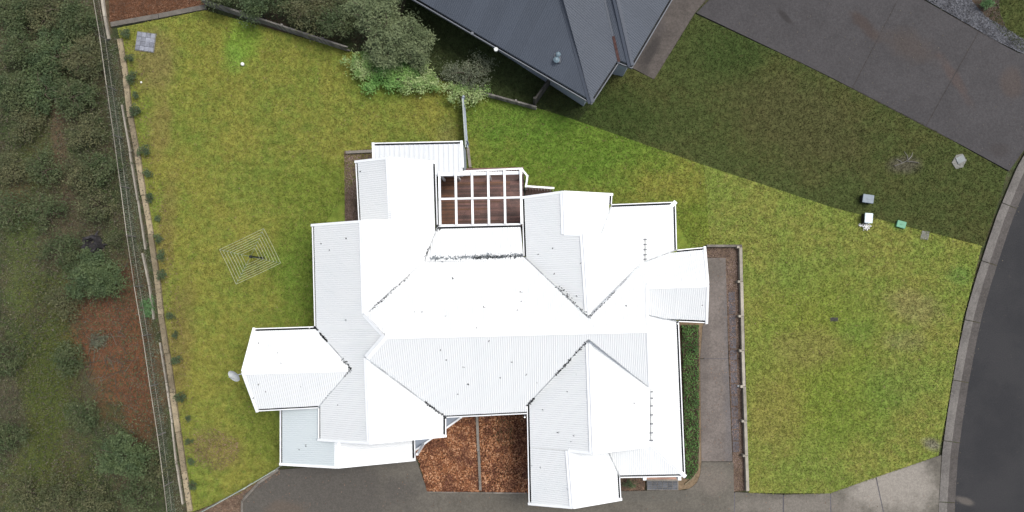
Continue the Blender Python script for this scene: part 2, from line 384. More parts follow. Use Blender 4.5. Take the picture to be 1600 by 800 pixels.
def blades(name, XY, z, l0, l1, w, mat, lean=.8):
    n = len(XY); a = RNG.uniform(0, 2 * np.pi, n); L = RNG.uniform(l0, l1, n); le = RNG.uniform(.35, 1, n) * lean
    d = np.stack([np.cos(a), np.sin(a)], 1); p = np.stack([-np.sin(a), np.cos(a)], 1)
    hw = w * RNG.uniform(.6, 1.3, n)[:, None] / 2
    b = np.concatenate([XY, np.full((n, 1), z)], 1)
    V = np.zeros((n, 3, 3)); V[:, 0] = b; V[:, 1] = b; V[:, 2] = b
    V[:, 0, :2] += p * hw; V[:, 1, :2] -= p * hw; V[:, 2, :2] += d * (L * np.sin(le * 1.4))[:, None]; V[:, 2, 2] += L * np.cos(le * 1.4) + .005
    V[:, 0, 2] += .004; V[:, 1, 2] += .004
    F = np.arange(n * 3).reshape(n, 3)
    return link(bpy.data.objects.new(name, np_mesh(name, V.reshape(-1, 3), F, mat)))
def flakes(XYZ, s0, s1, aspect, mat, name, tilt=.5, bend=True, parent=None):
    """many small bent quads (chips or leaves), random heading and tilt"""
    n = len(XYZ); a = RNG.uniform(0, 2 * np.pi, n); L = RNG.uniform(s0, s1, n); W = L * aspect * RNG.uniform(.7, 1.3, n)
    t1 = RNG.normal(0, tilt, n); t2 = RNG.normal(0, tilt, n)
    ux = np.stack([np.cos(a) * np.cos(t1), np.sin(a) * np.cos(t1), np.sin(t1)], 1)
    vx = np.stack([-np.sin(a) * np.cos(t2), np.cos(a) * np.cos(t2), np.sin(t2)], 1)
    V = np.zeros((n, 4, 3)); U = ux * (L / 2)[:, None]; Wv = vx * (W / 2)[:, None]
    V[:, 0] = XYZ - U; V[:, 1] = XYZ - Wv + U * .1; V[:, 2] = XYZ + U; V[:, 3] = XYZ + Wv + U * .1
    F = np.arange(n * 4).reshape(n, 4)
    me = np_mesh(name, V.reshape(-1, 3), F, mat)
    return link(bpy.data.objects.new(name, me), parent)

# ------------------------------------------------------------------ ground
LEFT_EDGE = [(172, 36), (186, 60), (196, 120), (201, 170), (206, 200), (214, 240), (223, 300), (234, 360), (246, 440), (252, 500), (262, 560), (273, 640), (285, 720), (297, 800), (305, 860)]
def edge_x(y):
    for (x0, y0), (x1, y1) in zip(LEFT_EDGE, LEFT_EDGE[1:]):
        if y0 <= y <= y1: return x0 + (x1 - x0) * (y - y0) / (y1 - y0)
    return LEFT_EDGE[0][0] if y < 36 else LEFT_EDGE[-1][0] + (y - 860) * .15
def make_terrain():
    xs = np.concatenate([np.linspace(-400, -34, 14), np.arange(-32, 32.1, .8), np.linspace(36, 400, 14)])
    ys = np.concatenate([np.linspace(-400, -24, 14), np.arange(-22, 26.1, .8), np.linspace(30, 400, 14)])
    n, m = len(xs), len(ys); V = []
    for y in ys:
        for x in xs:
            px = x * K + NX; py = NY - y * K
            d = (edge_x(max(-400, min(860, py))) - px) / K      # metres west of the sleeper wall
            z = -.06
            if d > .35: z = -.06 - .28 * min(1, (d - .35) / .9) + (.10 * math.sin(x * 1.1 + y * .5) * math.cos(y * .8)) * min(1, d / 3)
            V.append((x, y, z))
    F = [(j*n+i, j*n+i+1, (j+1)*n+i+1, (j+1)*n+i) for j in range(m-1) for i in range(n-1)]
    o = link(bpy.data.objects.new('ground', np_mesh('ground', np.array(V), np.array(F), M['terrain'], True)))
    return tag(o, kind='structure')
make_terrain()

BOUND_TOP = [(322, 6), (540, 78), (740, 142), (850, 172), (1100, 258), (1300, 324), (1536, 384)]
back_lawn = [(188, 62), (183, 44), (320, 16)] + BOUND_TOP[1:4] + [(900, 188), (1100, 258), (1110, 384), (1104, 384), (1060, 394), (1060, 500), (1000, 700), (640, 700), (437, 728), (378, 770), (300, 800), (296, 800)] + [(x + 6, y) for x, y in LEFT_EDGE[12:1:-1]]
front_lawn = [(1100, 258), (1300, 324), (1534, 384), (1520, 440), (1504, 500), (1488, 590), (1478, 650), (1466, 712), (1380, 742), (1300, 771), (1170, 770), (1160, 384), (1110, 384)]
side_lawn = [(1537, 384), (1300, 324), (1100, 258), (900, 188), (850, 172), (865, 120), (925, 160), (968, 98), (1022, 124), (1086, 22), (1250, 98), (1350, 148), (1460, 204), (1574, 268), (1562, 310)]
yard = [(640, -20), (680, 0), (925, 163), (905, 187), (850, 170), (740, 138), (660, 110), (620, 60)]
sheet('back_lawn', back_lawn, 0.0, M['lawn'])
sheet('front_lawn', front_lawn, 0.004, M['front_lawn'])
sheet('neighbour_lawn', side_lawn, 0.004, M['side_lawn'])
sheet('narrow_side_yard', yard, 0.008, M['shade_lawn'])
house_hole = [(500, 360), (570, 262), (700, 262), (830, 300), (950, 320), (1050, 330), (1085, 400), (1060, 700), (960, 770), (640, 770), (640, 690), (450, 700), (410, 620), (500, 520)]
def grass_stuff(poly, z, dens, mat, lab, holes=(), l=(.05, .14), w=.034):
    xy = scatter(poly, dens, holes, z); o = blades('grass', xy, z, l[0], l[1], w, mat); tag(o, lab, 'grass', kind='stuff'); return o
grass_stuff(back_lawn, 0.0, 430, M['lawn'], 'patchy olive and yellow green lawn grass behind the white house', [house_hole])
grass_stuff(front_lawn, 0.004, 430, M['front_lawn'], 'bright yellow green lawn grass between the sleeper wall and the kerb')
grass_stuff(side_lawn, 0.004, 330, M['side_lawn'], 'dimmed olive lawn grass below the neighbour driveway')
grass_stuff(yard, 0.008, 330, M['shade_lawn'], 'grass coloured as if shaded beside the slate blue roof')
nverge = [(1545, 30), (1560, -20), (1640, -20), (1640, 80), (1590, 78)]
sheet('verge_lawn', nverge, 0.004, M['side_lawn'])
grass_stuff(nverge, .004, 330, M['side_lawn'], 'olive grass in the top right corner above the driveway')

# beds
def bed(name, pts, z, soil, chip, dens, lab, s=(.04, .10), holes=()):
    o = sheet(name, pts, z, soil)
    xy = scatter(pts, dens, holes, z); XYZ = np.concatenate([xy, (z + RNG.uniform(.01, .045, len(xy)))[:, None]], 1)
    c = flakes(XYZ, s[0], s[1], .45, chip, 'bark_mulch', .35); tag(c, lab, 'bark mulch', kind='stuff'); return o
bed('courtyard_bed', [(640, 640), (748, 640), (751, 768), (668, 768), (655, 722), (640, 690)], .012, M['mulch_soil'], CH['red'], 700, 'orange red bark mulch left of the courtyard sleeper', (.05, .12))
bed('courtyard_bed', [(748, 640), (835, 640), (838, 770), (751, 768)], .014, M['mulch_soil'], CH['red'], 560, 'red bark mulch right of the courtyard sleeper', (.05, .12))
for pts_, lab_ in (([(640, 640), (747, 640), (750, 767), (668, 768), (655, 722), (640, 690)], 'paler dry leaves on the left half of the courtyard mulch'), ([(750, 650), (824, 650), (828, 768), (752, 767)], 'paler dry leaves on the right half of the courtyard mulch')):
    xy = scatter(pts_, 90); XYZ = np.concatenate([xy, RNG.uniform(.05, .08, len(xy))[:, None]], 1); tag(flakes(XYZ, .07, .16, .5, CH['pale'], 'fallen_leaves', .3), lab_, 'leaves', kind='stuff')
bed('side_bed', [(538, 236), (600, 232), (640, 300), (600, 350), (539, 350)], .012, M['mulch_brown'], CH['brown'], 600, 'brown bark mulch strip beside the rear white gable', (.04, .09))
bed('corner_bed', [(168, -30), (330, -30), (320, 12), (172, 36)], -.01, M['mulch_soil'], CH['soil'], 380, 'rusty red mulch in the top left corner bed', (.04, .10))
bed('wall_bed', [(1104, 386), (1157, 386), (1167, 766), (1147, 768), (1145, 722), (1133, 403), (1104, 402)], .012, M['mulch_brown'], CH['brown'], 520, 'brown mulch strip inside the right hand sleeper wall', (.04, .09))
bed('porch_bed', [(960, 745), (1008, 745), (1008, 766), (968, 767)], .012, M['mulch_brown'], CH['dull'], 400, 'small dark mulch patch left of the front porch')
bed('driveway_bed', [(303, 802), (437, 735), (440, 740), (382, 776), (378, 820), (300, 820)], .010, M['mulch_brown'], CH['dull'], 330, 'brown mulch wedge between the diagonal fence and driveway edging')

# driveway slabs
drive_slabs = [
    [(380, 773), (437, 734), (650, 716), (668, 769), (668, 900), (380, 900)],
    [(668, 769), (830, 771), (1000, 767), (1070, 766), (1070, 900), (668, 900)],
    [(1070, 766), (1080, 762), (1089, 754), (1094, 742), (1096, 722), (1146, 722), (1147, 769), (1147, 900), (1070, 900)],
    [(1148.5, 769), (1223, 773), (1223.5, 900), (1148.5, 900)],
    [(1225, 773), (1297, 771), (1298, 900), (1225, 900)],
    [(1298.6, 770.5), (1368, 746), (1386, 830), (1386, 900), (1299.5, 900)],
    [(1369.6, 745.5), (1471, 711), (1466.5, 790), (1464.5, 900), (1387.5, 900), (1387.5, 830)]]
for q in drive_slabs: slab('driveway', q, -.06, .035, M['drive'], kind='structure')
# round corner of the driveway by the hedge is part of slab three; the path next to it
path_root = empty('garden_path', P(1120, 560)); tag(path_root, kind='structure')
def under(o, root): o.parent = root; o.matrix_parent_inverse = Matrix.Translation(root.location).inverted(); return o
for q in ([(1103, 403), (1134, 403), (1138, 560), (1094, 560), (1098, 510), (1103, 500)], [(1094, 561), (1138, 561), (1144.5, 721), (1096, 721)]):
    under(slab('path_slab', q, -.05, .03, M['path']), path_root)
slab('driveway', [(381, 774), (437, 735), (650, 718), (668, 770), (1070, 767), (1094, 762), (1100, 722), (1145, 722), (1147, 770), (1223, 774), (1300, 772), (1459, 716), (1462, 880), (381, 880)], -.055, .027, M['paver'], kind='structure')
slab('garden_path_base', [(1104, 404), (1133, 404), (1143, 720), (1097, 720)], -.045, .02, M['paver'], kind='structure')
# blue-grey pavers between path and mulch
for i in range(14):
    y0 = 455 + i * 18; x0 = 1136 + (y0 - 404) * .028
    under(slab('paver', [(x0 + .8, y0 + 1), (x0 + 11, y0 + 1), (x0 + 11.4, y0 + 17.4), (x0 + 1.2, y0 + 17.4)], -.02, .032 + random.uniform(-.004, .006), M['paver']), path_root)

# neighbour driveway, side path
for q in ([(1088, 20), (1112, -4), (1130, -60), (1440, -60), (1404, -4), (1331, 137), (1252, 98)],
          [(1405.4, -4), (1441.5, -60), (1480, -30), (1437, -4), (1528, 50), (1446, 196), (1332.6, 137.5)],
          [(1529.4, 51), (1590, 82), (1650, 95), (1650, 200), (1606, 226), (1577, 267), (1447.6, 196.6)]):
    slab('neighbour_driveway', q, -.05, .03, M['ndrive'], kind='structure')
slab('neighbour_driveway', [(1089, 19), (1112, -3), (1130, -59), (1480, -29), (1438, -3), (1590, 83), (1649, 96), (1649, 199), (1605, 225), (1576, 265), (1252, 97)], -.045, .024, M['ndrive_joint'], kind='structure')
slab('neighbour_side_path', [(988, 106), (1060, -20), (1098, -40), (1108, -6), (1086, 20), (1022, 124)], -.05, .032, M['nside'], kind='structure')

# road, gutter pan and kerb
kb = [(1640, 140), (1606, 232), (1588, 264), (1572, 302), (1558, 336), (1543, 380), (1526, 432), (1511, 484), (1499, 540), (1488, 600), (1480, 650), (1472, 710), (1467, 790), (1465, 880), (1465, 1000)]
def off(line, d):
    out = []
    for i, (x, y) in enumerate(line):
        a = Vector(line[max(i-1, 0)]); b = Vector(line[min(i+1, len(line)-1)]); t = (b - a).normalized()
        out.append((x - t.y * -1 * d, y + t.x * -1 * d))
    return out
def strip(name, l0, l1, z, mat, **kw): return sheet(name, list(l0) + list(l1)[::-1], z, mat, **kw)
k1, k2 = off(kb, 13), off(kb, 25)
sheet('road', [*k2, (2600, 1600), (2600, -600), (1760, -300)], -.050, M['asphalt'])
def resample(line, step):
    out = [Vector(line[0])]; acc = 0
    for a, b in zip(line, line[1:]):
        a = Vector(a); b = Vector(b); L = (b - a).length; d = step - acc
        while d <= L: out.append(a + (b - a) * (d / L)); d += step
        acc = (L - (d - step))
    return out
kerb = empty('kerb', P(1500, 540)); tag(kerb, kind='structure')
rs = resample(kb, 12)
SEG = 8
for s0 in range(0, len(rs) - 1, SEG):
    seg = rs[s0:s0 + SEG + 1]
    if len(seg) < 2: break
    m = MB(); pan = MB(); n0 = len(seg)
    def cross(i):
        gi = s0 + i
        a = rs[max(gi-1, 0)]; b = rs[min(gi+1, len(rs)-1)]; t = (b - a).normalized(); nrm = Vector((t.y, -t.x)) 
        if nrm.x < 0: nrm = -nrm
        p = seg[i].copy()
        if i == 0 and s0: p = p + t * .55
        if i == n0 - 1: p = p - t * .55
        prof = [(0, -.1), (0, .045), (6, .05), (10, .02), (13, -.045)]
        w1 = [P((p + nrm * d).x, (p + nrm * d).y, z) for d, z in prof]
        prof2 = [(13, -.045), (25, -.043)]
        w2 = [P((p + nrm * d).x, (p + nrm * d).y, z) for d, z in prof2]
        return w1, w2
    cs = [cross(i) for i in range(n0)]
    for i in range(n0 - 1):
        for j in range(4): m.poly([cs[i][0][j], cs[i+1][0][j], cs[i+1][0][j+1], cs[i][0][j+1]])
        pan.poly([cs[i][1][0], cs[i+1][1][0], cs[i+1][1][1], cs[i][1][1]])
    under(m.build('kerb_stone', M['kerb']), kerb); under(pan.build('gutter_pan', M['gutterpan']), kerb)

# ------------------------------------------------------------------ roofs
A = R(1.6); U = Vector((math.cos(A), math.sin(A), 0)); Vv = Vector((-math.sin(A), math.cos(A), 0))
DIR = {'+u': U, '-u': -U, '+v': Vv, '-v': -Vv}
class Plane:
    """z = ze + t * distance uphill of the eave point"""
    def __init__(s, p0, ze, d, t=.5, through=None):
        s.p = P(*p0, ze); s.d = DIR[d] if isinstance(d, str) else d; s.ze = ze
        if through is not None: t = (through.z - ze) / max(.2, (through - s.p).dot(s.d))
        s.t = t; s.n = Vector((-s.d.x * t, -s.d.y * t, 1)).normalized()
    def at(s, px, py, up=0.0):
        o = Vector((0, 0, H)); g = P(px, py, 0); r = g - o
        k = (s.p + s.n * up - o).dot(s.n) / r.dot(s.n); return o + r * k
    def z(s, x, y): return s.ze + s.t * (Vector((x, y, 0)) - Vector((s.p.x, s.p.y, 0))).dot(s.d)
def roof_slope(house, pts, pl, mat, gutters=(), pitch=.10, amp=.009, sheet_w=.80, profile='wave', under_mat=None, drop=.10):
    """solid slope under a row of profiled steel sheets. gutters: indices of polygon edges that carry a gutter."""
    W = [pl.at(x, y) for x, y in pts]
    e = Vector((0, 0, 1)).cross(pl.d).normalized()                       # along the eave
    up = (pl.d + Vector((0, 0, pl.t))).normalized()
    o = pl.p
    q = [((w - o).dot(e), (w - o).dot(up)) for w in W]; n = len(q)
    # orientation
    area = sum(q[i][0]*q[(i+1)%n][1] - q[(i+1)%n][0]*q[i][1] for i in range(n)) / 2
    sg = 1 if area > 0 else -1
    lines = []
    for i in range(n):
        a = Vector(q[i]); b = Vector(q[(i+1)%n]); t = (b - a).normalized(); nrm = Vector((-t.y, t.x)) * sg
        dd = .15 if i in gutters else 0.0
        lines.append((a + nrm * dd, t))
    Q = []
    for i in range(n):
        (a, t), (b, s_) = lines[i-1], lines[i]
        cr = t.x * s_.y - t.y * s_.x
        if abs(cr) < .02: Q.append(tuple(b)); continue
        k = ((b - a).x * s_.y - (b - a).y * s_.x) / cr; Q.append(tuple(a + t * k))
    W2 = [o + e * a + up * b for a, b in Q]
    zb = min(w.z for w in W2) - drop
    base = MB(); base.prism([(w.x, w.y) for w in W2], zb, [w.z - .035 for w in W2])
    part = base.build('roof_slope', under_mat or M['trim'], house)
    # sheets
    smin = min(a for a, b in Q); smax = max(a for a, b in Q)
    def spans(s):
        c = []
        for i in range(n):
            (a, b), (a2, b2) = Q[i], Q[(i+1)%n]
            if (a > s) != (a2 > s): c.append(b + (b2 - b) * (s - a) / (a2 - a))
        c.sort(); return [(c[i], c[i+1]) for i in range(0, len(c) - 1, 2)]
    if profile == 'wave': offs = [(k / 6, math.sin(2 * math.pi * k / 6)) for k in range(6)]
    elif profile == 'rib': offs = [(0, -1), (.55, -1), (.62, 1.6), (.86, 1.6), (.93, -1)]
    else: offs = [(0, -.4), (.90, -.4), (.93, 2), (.97, 2)]
    nsh = max(1, int(math.ceil((smax - smin) / sheet_w)))
    for k in range(nsh):
        s0 = smin + k * sheet_w; s1 = min(s0 + sheet_w + .02, smax)
        if s1 - s0 < .03: continue
        lift = .012 + (.004 if k % 2 else 0.0) + random.uniform(0, .0025)
        ss = []
        w0 = math.floor(s0 / pitch) - 1
        for w in range(int((s1 - s0) / pitch) + 4):
            for f, h in offs:
                s = (w0 + w + f) * pitch
                if s0 < s < s1: ss.append((s, h))
        def hat(s):
            f = (s / pitch) % 1.0
            pts_ = offs + [(1.0, offs[0][1])]
            for (f0, h0), (f1, h1) in zip(pts_, pts_[1:]):
                if f0 <= f <= f1: return h0 + (h1 - h0) * (f - f0) / (f1 - f0)
            return 0
        ss = [(s0, hat(s0))] + sorted(ss) + [(s1, hat(s1))]
        m = MB(); prev = None
        for (a, ha), (b, hb) in zip(ss, ss[1:]):
            if b - a < 1e-4: continue
            sa, sb = spans(a + 1e-4), spans(b - 1e-4)
            if len(sa) != len(sb) or not sa: continue
            for (l0, h0), (l1, h1) in zip(sa, sb):
                na = pl.n * (lift + amp * ha); nb = pl.n * (lift + amp * hb)
                m.poly([o + e * a + up * l0 + na, o + e * b + up * l1 + nb, o + e * b + up * h1 + nb, o + e * a + up * h0 + na])
        if m.f:
            me = bpy.data.meshes.new('roof_sheet'); me.from_pydata(m.v, [], m.f); me.materials.append(mat)
            bm = bmesh.new(); bm.from_mesh(me); bmesh.ops.remove_doubles(bm, verts=bm.verts, dist=1e-5)
            for f_ in bm.faces:
                if f_.normal.z < 0: f_.normal_flip()
            bm.to_mesh(me); bm.free()
            if profile == 'wave': me.polygons.foreach_set('use_smooth', [True] * len(me.polygons))
            link(bpy.data.objects.new('roof_sheet', me), part)
    # gutters
    for i in gutters:
        a, b = W[i], W[(i+1)%n]
        t = (b - a).normalized(); nin = Vector((-t.y, t.x, 0)).normalized()
        c = sum((Vector((w.x, w.y, 0)) for w in W), Vector()) / n
        if nin.dot(c - Vector((a.x, a.y, 0))) < 0: nin = -nin
        dz = Vector((0, 0, -.03))
        g = MB()
        g.bar(a + nin * .025 + dz, b + nin * .025 + dz, .045, .05)           # outer lip
        g.bar(a + nin * .012 + dz*3.5, b + nin * .012 + dz*3.5, .02, .11)
        g.bar(a + nin * .075 + dz*4.7, b + nin * .075 + dz*4.7, .12, .012)
        go = g.build('gutter', M['trim'] if under_mat is None else M['dark_gutter'], house)
        d = MB(); d.bar(a + nin * .092 + dz*3.6, b + nin * .092 + dz*3.6, .085, .03); d.build('leaf_debris', M['gutter_dark'], go)
    return part, W
def cap(house, a, b, mat, hw=.15, fall=.07, lift=.045, name='ridge_cap'):
    a = Vector(a); b = Vector(b); t = (b - a).normalized(); s = Vector((-t.y, t.x, 0)).normalized()
    up = Vector((0, 0, lift)); m = MB(); q = Vector((0, 0, fall))
    for p0, p1 in ((a, b),):
        for sg in (-1, 1):
            m.poly([p0 + up, p1 + up, p1 + s * sg * hw + up - q, p0 + s * sg * hw + up - q])
            m.poly([p0 + s*sg*hw + up - q, p1 + s*sg*hw + up - q, p1 + s*sg*hw - q + up*.3, p0 + s*sg*hw - q + up*.3])
    m.tube([a + up * 1.1, b + up * 1.1], .028, 6)
    return m.build(name, mat, house)
def verge(house, a, b, mat, w=.12, h=.16, lift=.035):
    m = MB(); dz = Vector((0, 0, lift - h / 2)); m.bar(Vector(a) + dz, Vector(b) + dz, w, h)
    return m.build('barge_board', mat, house)
def valley(house, a, b, w=.055, mat=None, lift=.03):
    m = MB(); dz = Vector((0, 0, lift)); m.bar(Vector(a) + dz, Vector(b) + dz, w, .012)
    return m.build('valley_flashing', mat or M['flash'], house)
def debris(house, a, b, w, n, mat=None, name='leaf_debris', s=(.03, .10)):
    a = np.array(a); b = np.array(b); t = RNG.uniform(0, 1, n)[:, None]; pts = a + (b - a) * t
    d = (b - a) / np.linalg.norm(b - a); s_ = np.array([-d[1], d[0], 0.0]); pts = pts + s_ * RNG.normal(0, w, n)[:, None]; pts[:, 2] += .045
    o = flakes(pts, s[0], s[1], .6, mat or M['gutter_dark'], name, .15, parent=house); o['kind'] = 'stuff'; return o

hs = empty('house', (0, 0, 0)); tag(hs, 'large white corrugated roof house with many gables in the middle of the lawn', 'house')
T = .5
WW = Plane((487, 352), 2.7, '+u', T)
WE = Plane((684, 300), 2.7, '-u', through=WW.at(568, 420))
WSE = Plane((697, 665), 2.7, '-u', through=WW.at(575, 620))
SNW = Plane((556, 300), 2.7, '+u', through=WE.at(609, 296))
MS = Plane((760, 649), 2.7, '+v', T)
MN = Plane((1080, 387), 2.7, '-v', through=MS.at(900, 518))
NEW = Plane((817, 350), 2.7, '+u', T)
NEE = Plane((1003, 411), MN.at(1003, 411).z, '-u', through=NEW.at(915, 430))
NLE = Plane((957, 312), 2.7, '-u', through=NEW.at(881, 333))
VN = Plane((1000, 317), 2.5, '-v', .2)
VE = Plane((1057, 350), 2.5, '-u', .2)
SEW = Plane((825, 700), 2.7, '+u', T)
SEE = Plane((1015, 606), MS.at(1015, 606).z, '-u', through=SEW.at(923, 620))
SLE = Plane((970, 765), 2.6, '-u', through=SEW.at(892, 750))
SS = Plane((1020, 746), 2.45, '+v', .2)
ES = Plane((1066, 620), 2.45, '-u', .2)
EGS = Plane((1083, 504), 2.7, '+v', through=MN.at(1060, 446))
WGN = Plane((440, 512), 2.7, '-v', T)
WGS = Plane((450, 641), 2.7, '+v', through=WGN.at(460, 579))
GW = Plane((437, 690), 2.05, '+u', .22)
GE = Plane((649, 703), 2.05, '-u', through=GW.at(527, 712))
SH = Plane((650, 222), 2.2, '-v', .08)
PS = Plane((750, 352), 2.72, '-v', .12)
rw = M['roof']
roof_slope(hs, [(487,352),(566,346),(570,490),(601,526),(573,559),(578,692),(497,687),(497,638),(549,576),(491,510)], WW, rw, gutters=(9, 6))
roof_slope(hs, [(566,346),(612,345),(607,247),(681,254),(684,352),(664,405),(577,487),(570,490)], WE, rw, gutters=(3,))
roof_slope(hs, [(573,559),(697,653),(697,681),(578,692)], WSE, rw, gutters=(1,))
roof_slope(hs, [(555,253),(607,247),(612,345),(560,347)], SNW, rw, gutters=(3,))
roof_slope(hs, [(603,525),(1012,515),(1015,605),(920,530),(823,634),(823,647),(697,653),(574,560)], MS, rw, gutters=(5,))
roof_slope(hs, [(571,490),(664,405),(818,402),(920,497),(1003,411),(1058,390),(1101,386),(1106,444),(1011,447),(1012,515),(603,525)], MN, rw, gutters=(5,))
roof_slope(hs, [(815,309),(880,300),(882,366),(911,367),(920,497),(818,400)], NEW, rw, gutters=(5,))
roof_slope(hs, [(911,367),(1003,366),(1003,411),(920,497)], NEE, rw)
roof_slope(hs, [(880,300),(957,304),(956,319),(938,372),(884,372)], NLE, rw, gutters=(1,))
roof_slope(hs, [(955,319),(1056,315),(998,374),(935,374)], VN, rw, gutters=(0,), drop=.15)
roof_slope(hs, [(1056,315),(1058,390),(998,414),(998,372)], VE, rw, gutters=(0,), drop=.15)
roof_slope(hs, [(920,530),(926,708),(888,704),(895,793),(826,787),(823,634)], SEW, rw, gutters=(4,))
roof_slope(hs, [(920,530),(1015,606),(1012,697),(926,708)], SEE, rw)
roof_slope(hs, [(889,700),(946,698),(969,746),(971,780),(895,793)], SLE, rw, gutters=(2,))
roof_slope(hs, [(945,696),(1008,688),(1071,745),(969,747)], SS, rw, gutters=(2,), drop=.15)
roof_slope(hs, [(1008,491),(1061,503),(1071,745),(1008,684)], ES, rw, gutters=(1,), drop=.15)
roof_slope(hs, [(1011,447),(1106,444),(1104,505),(1061,503),(1011,491)], EGS, rw, gutters=(2,))
roof_slope(hs, [(397,513),(491,510),(549,576),(379,581)], WGN, rw, gutters=(0,))
roof_slope(hs, [(379,581),(549,576),(497,638),(402,643)], WGS, rw, gutters=(2,))
roof_slope(hs, [(437,636),(510,636),(510,680),(527,684),(527,730),(437,725)], GW, M['roof_greyer'], gutters=(5,), drop=.15)
roof_slope(hs, [(527,684),(648,680),(649,718),(527,730)], GE, rw, gutters=(1,), drop=.15)
roof_slope(hs, [(583,223),(721,220),(723,275),(590,275)], SH, M['shed_roof'], gutters=(0,), pitch=.24, amp=.012, sheet_w=.96, profile='rib')
roof_slope(hs, [(664,408),(684,353),(813,350),(818,408)], PS, rw, gutters=(1,), pitch=.12, amp=.014, drop=.12)

tr = M['trim']
for pl, a, b in [(WW,(566,346),(570,490)), (WW,(570,490),(602,525)), (MS,(602,525),(573,559)), (WW,(573,559),(578,692)), (MS,(602,525),(1012,515)),
                 (WE,(607,247),(612,345)), (NEW,(911,367),(919,492)), (NEW,(880,300),(882,366)), (SEW,(920,534),(926,708)), (SEW,(888,704),(895,793)),
                 (MN,(1011,447),(1106,444)), (WGN,(379,581),(544,576)), (GW,(527,690),(527,730)), (VN,(1056,315),(1003,368)), (ES,(1013,691),(1071,745))]:
    wide = pl in (VN, ES); cap(hs, pl.at(*a), pl.at(*b), tr, hw=.10 if wide else .15, fall=.03 if wide else .06)
for pl, a, b in [(WW,(487,352),(566,346)), (WE,(566,346),(612,345)), (SNW,(555,253),(607,247)), (WE,(607,247),(681,254)), (NEW,(815,309),(880,300)), (NLE,(880,300),(957,304)),
                 (NEW,(882,366),(911,367)), (NEE,(911,367),(1003,366)), (WGN,(397,513),(379,581)), (WGS,(379,581),(402,643)), (WW,(497,687),(578,692)), (WSE,(578,692),(697,681)),
                 (GW,(437,725),(527,730)), (GE,(527,730),(649,718)), (SEW,(826,787),(895,793)), (SLE,(895,793),(971,780)), (SEW,(888,704),(926,708)), (SEE,(926,708),(1012,697)),
                 (MN,(1101,386),(1106,444)), (EGS,(1106,444),(1104,505)), (MN,(1011,447),(1012,515)), (MS,(1012,515),(1015,605)), (NEE,(1003,367),(1003,411)), (SEE,(1014,606),(1012,697)),
                 (SH,(583,223),(584,252)), (SH,(721,220),(723,262))]:
    verge(hs, pl.at(*a), pl.at(*b), tr)
for pl, a, b, w in [(MN,(577,487),(664,405),.06), (WE,(664,405),(684,354),.03), (MS,(574,560),(697,653),.05), (MN,(820,402),(920,497),.06), (MN,(920,497),(1003,411),.07),
                    (MN,(1003,411),(1058,390),.05), (NLE,(956,320),(939,366),.05), (MS,(920,530),(823,634),.05), (MS,(920,530),(1015,606),.03), (WW,(549,576),(491,510),.05), (WW,(549,576),(497,637),.05),
                    (ES,(1012,491),(1061,503),.05), (SLE,(951,707),(969,746),.06)]:
    valley(hs, pl.at(*a), pl.at(*b), w)
DB = [(MS,(920,530),(895,557),.04,50), (MS,(893,560),(868,586),.03,90), (MS,(835,622),(823,634),.03,80), (MS,(664,627),(697,653),.03,160), (MN,(868,448),(893,470),.09,70),
      (MN,(893,470),(920,497),.04,50), (MN,(920,497),(960,456),.03,40), (WW,(549,576),(535,560),.06,50), (WW,(512,534),(500,520),.02,110), (WW,(497,516),(491,510),.02,50), (WW,(549,576),(537,588),.07,60),
      (WW,(519,609),(499,632),.025,160), (MN,(577,487),(640,430),.04,70), (WE,(672,385),(664,402),.03,25), (PS,(676,360),(686,354),.10,60)]
for pl, a, b, w, n in DB: debris(hs, pl.at(*a), pl.at(*b), w, n)
# grime line where the low rear roof meets the main roof
debris(hs, PS.at(672, 404), PS.at(817, 399), .05, 420, M['grime'], 'gutter_grime', (.03, .12))
debris(hs, PS.at(740, 403), PS.at(817, 400), .04, 260, M['gutter_dark'], 'gutter_grime', (.02, .09))
# dropped leaves and bird marks scattered on the sheets
spk = []
spots = [(MS,[(688,547),(724,574),(801,566),(822,585),(745,512),(808,485),(697,563),(731,600),(716,616),(765,533),(782,590),(840,598),(768,650)]),
         (MN,[(676,420),(708,436),(814,456),(814,471),(648,487),(659,487),(697,494),(756,480),(860,440),(978,478),(1097,477)]),
         (NEW,[(863,388),(841,396),(908,411),(866,428),(901,463)]), (SEW,[(899,585),(886,612),(848,640),(872,676),(896,681),(830,604),(844,730),(892,690),(886,765),(830,728)]),
         (SEE,[(991,630)]), (WW,[(515,391),(502,380),(541,372),(540,500),(527,632)]), (WGN,[(404,536),(434,551),(440,567)]), (WGS,[(415,611),(404,600),(395,622),(470,605)]),
         (SNW,[(563,268)]), (GW,[(468,702),(478,695),(520,683)])]
for pl, pts in spots:
    for x, y in pts:
        w = pl.at(x, y, .02); k = random.choice((2, 3, 4))
        for _ in range(k): spk.append((w.x + random.gauss(0, .022), w.y + random.gauss(0, .022), w.z + .02))
flakes(np.array(spk), .03, .075, .7, M['gutter_dark'], 'leaf_debris', .2, parent=hs)['kind'] = 'stuff'

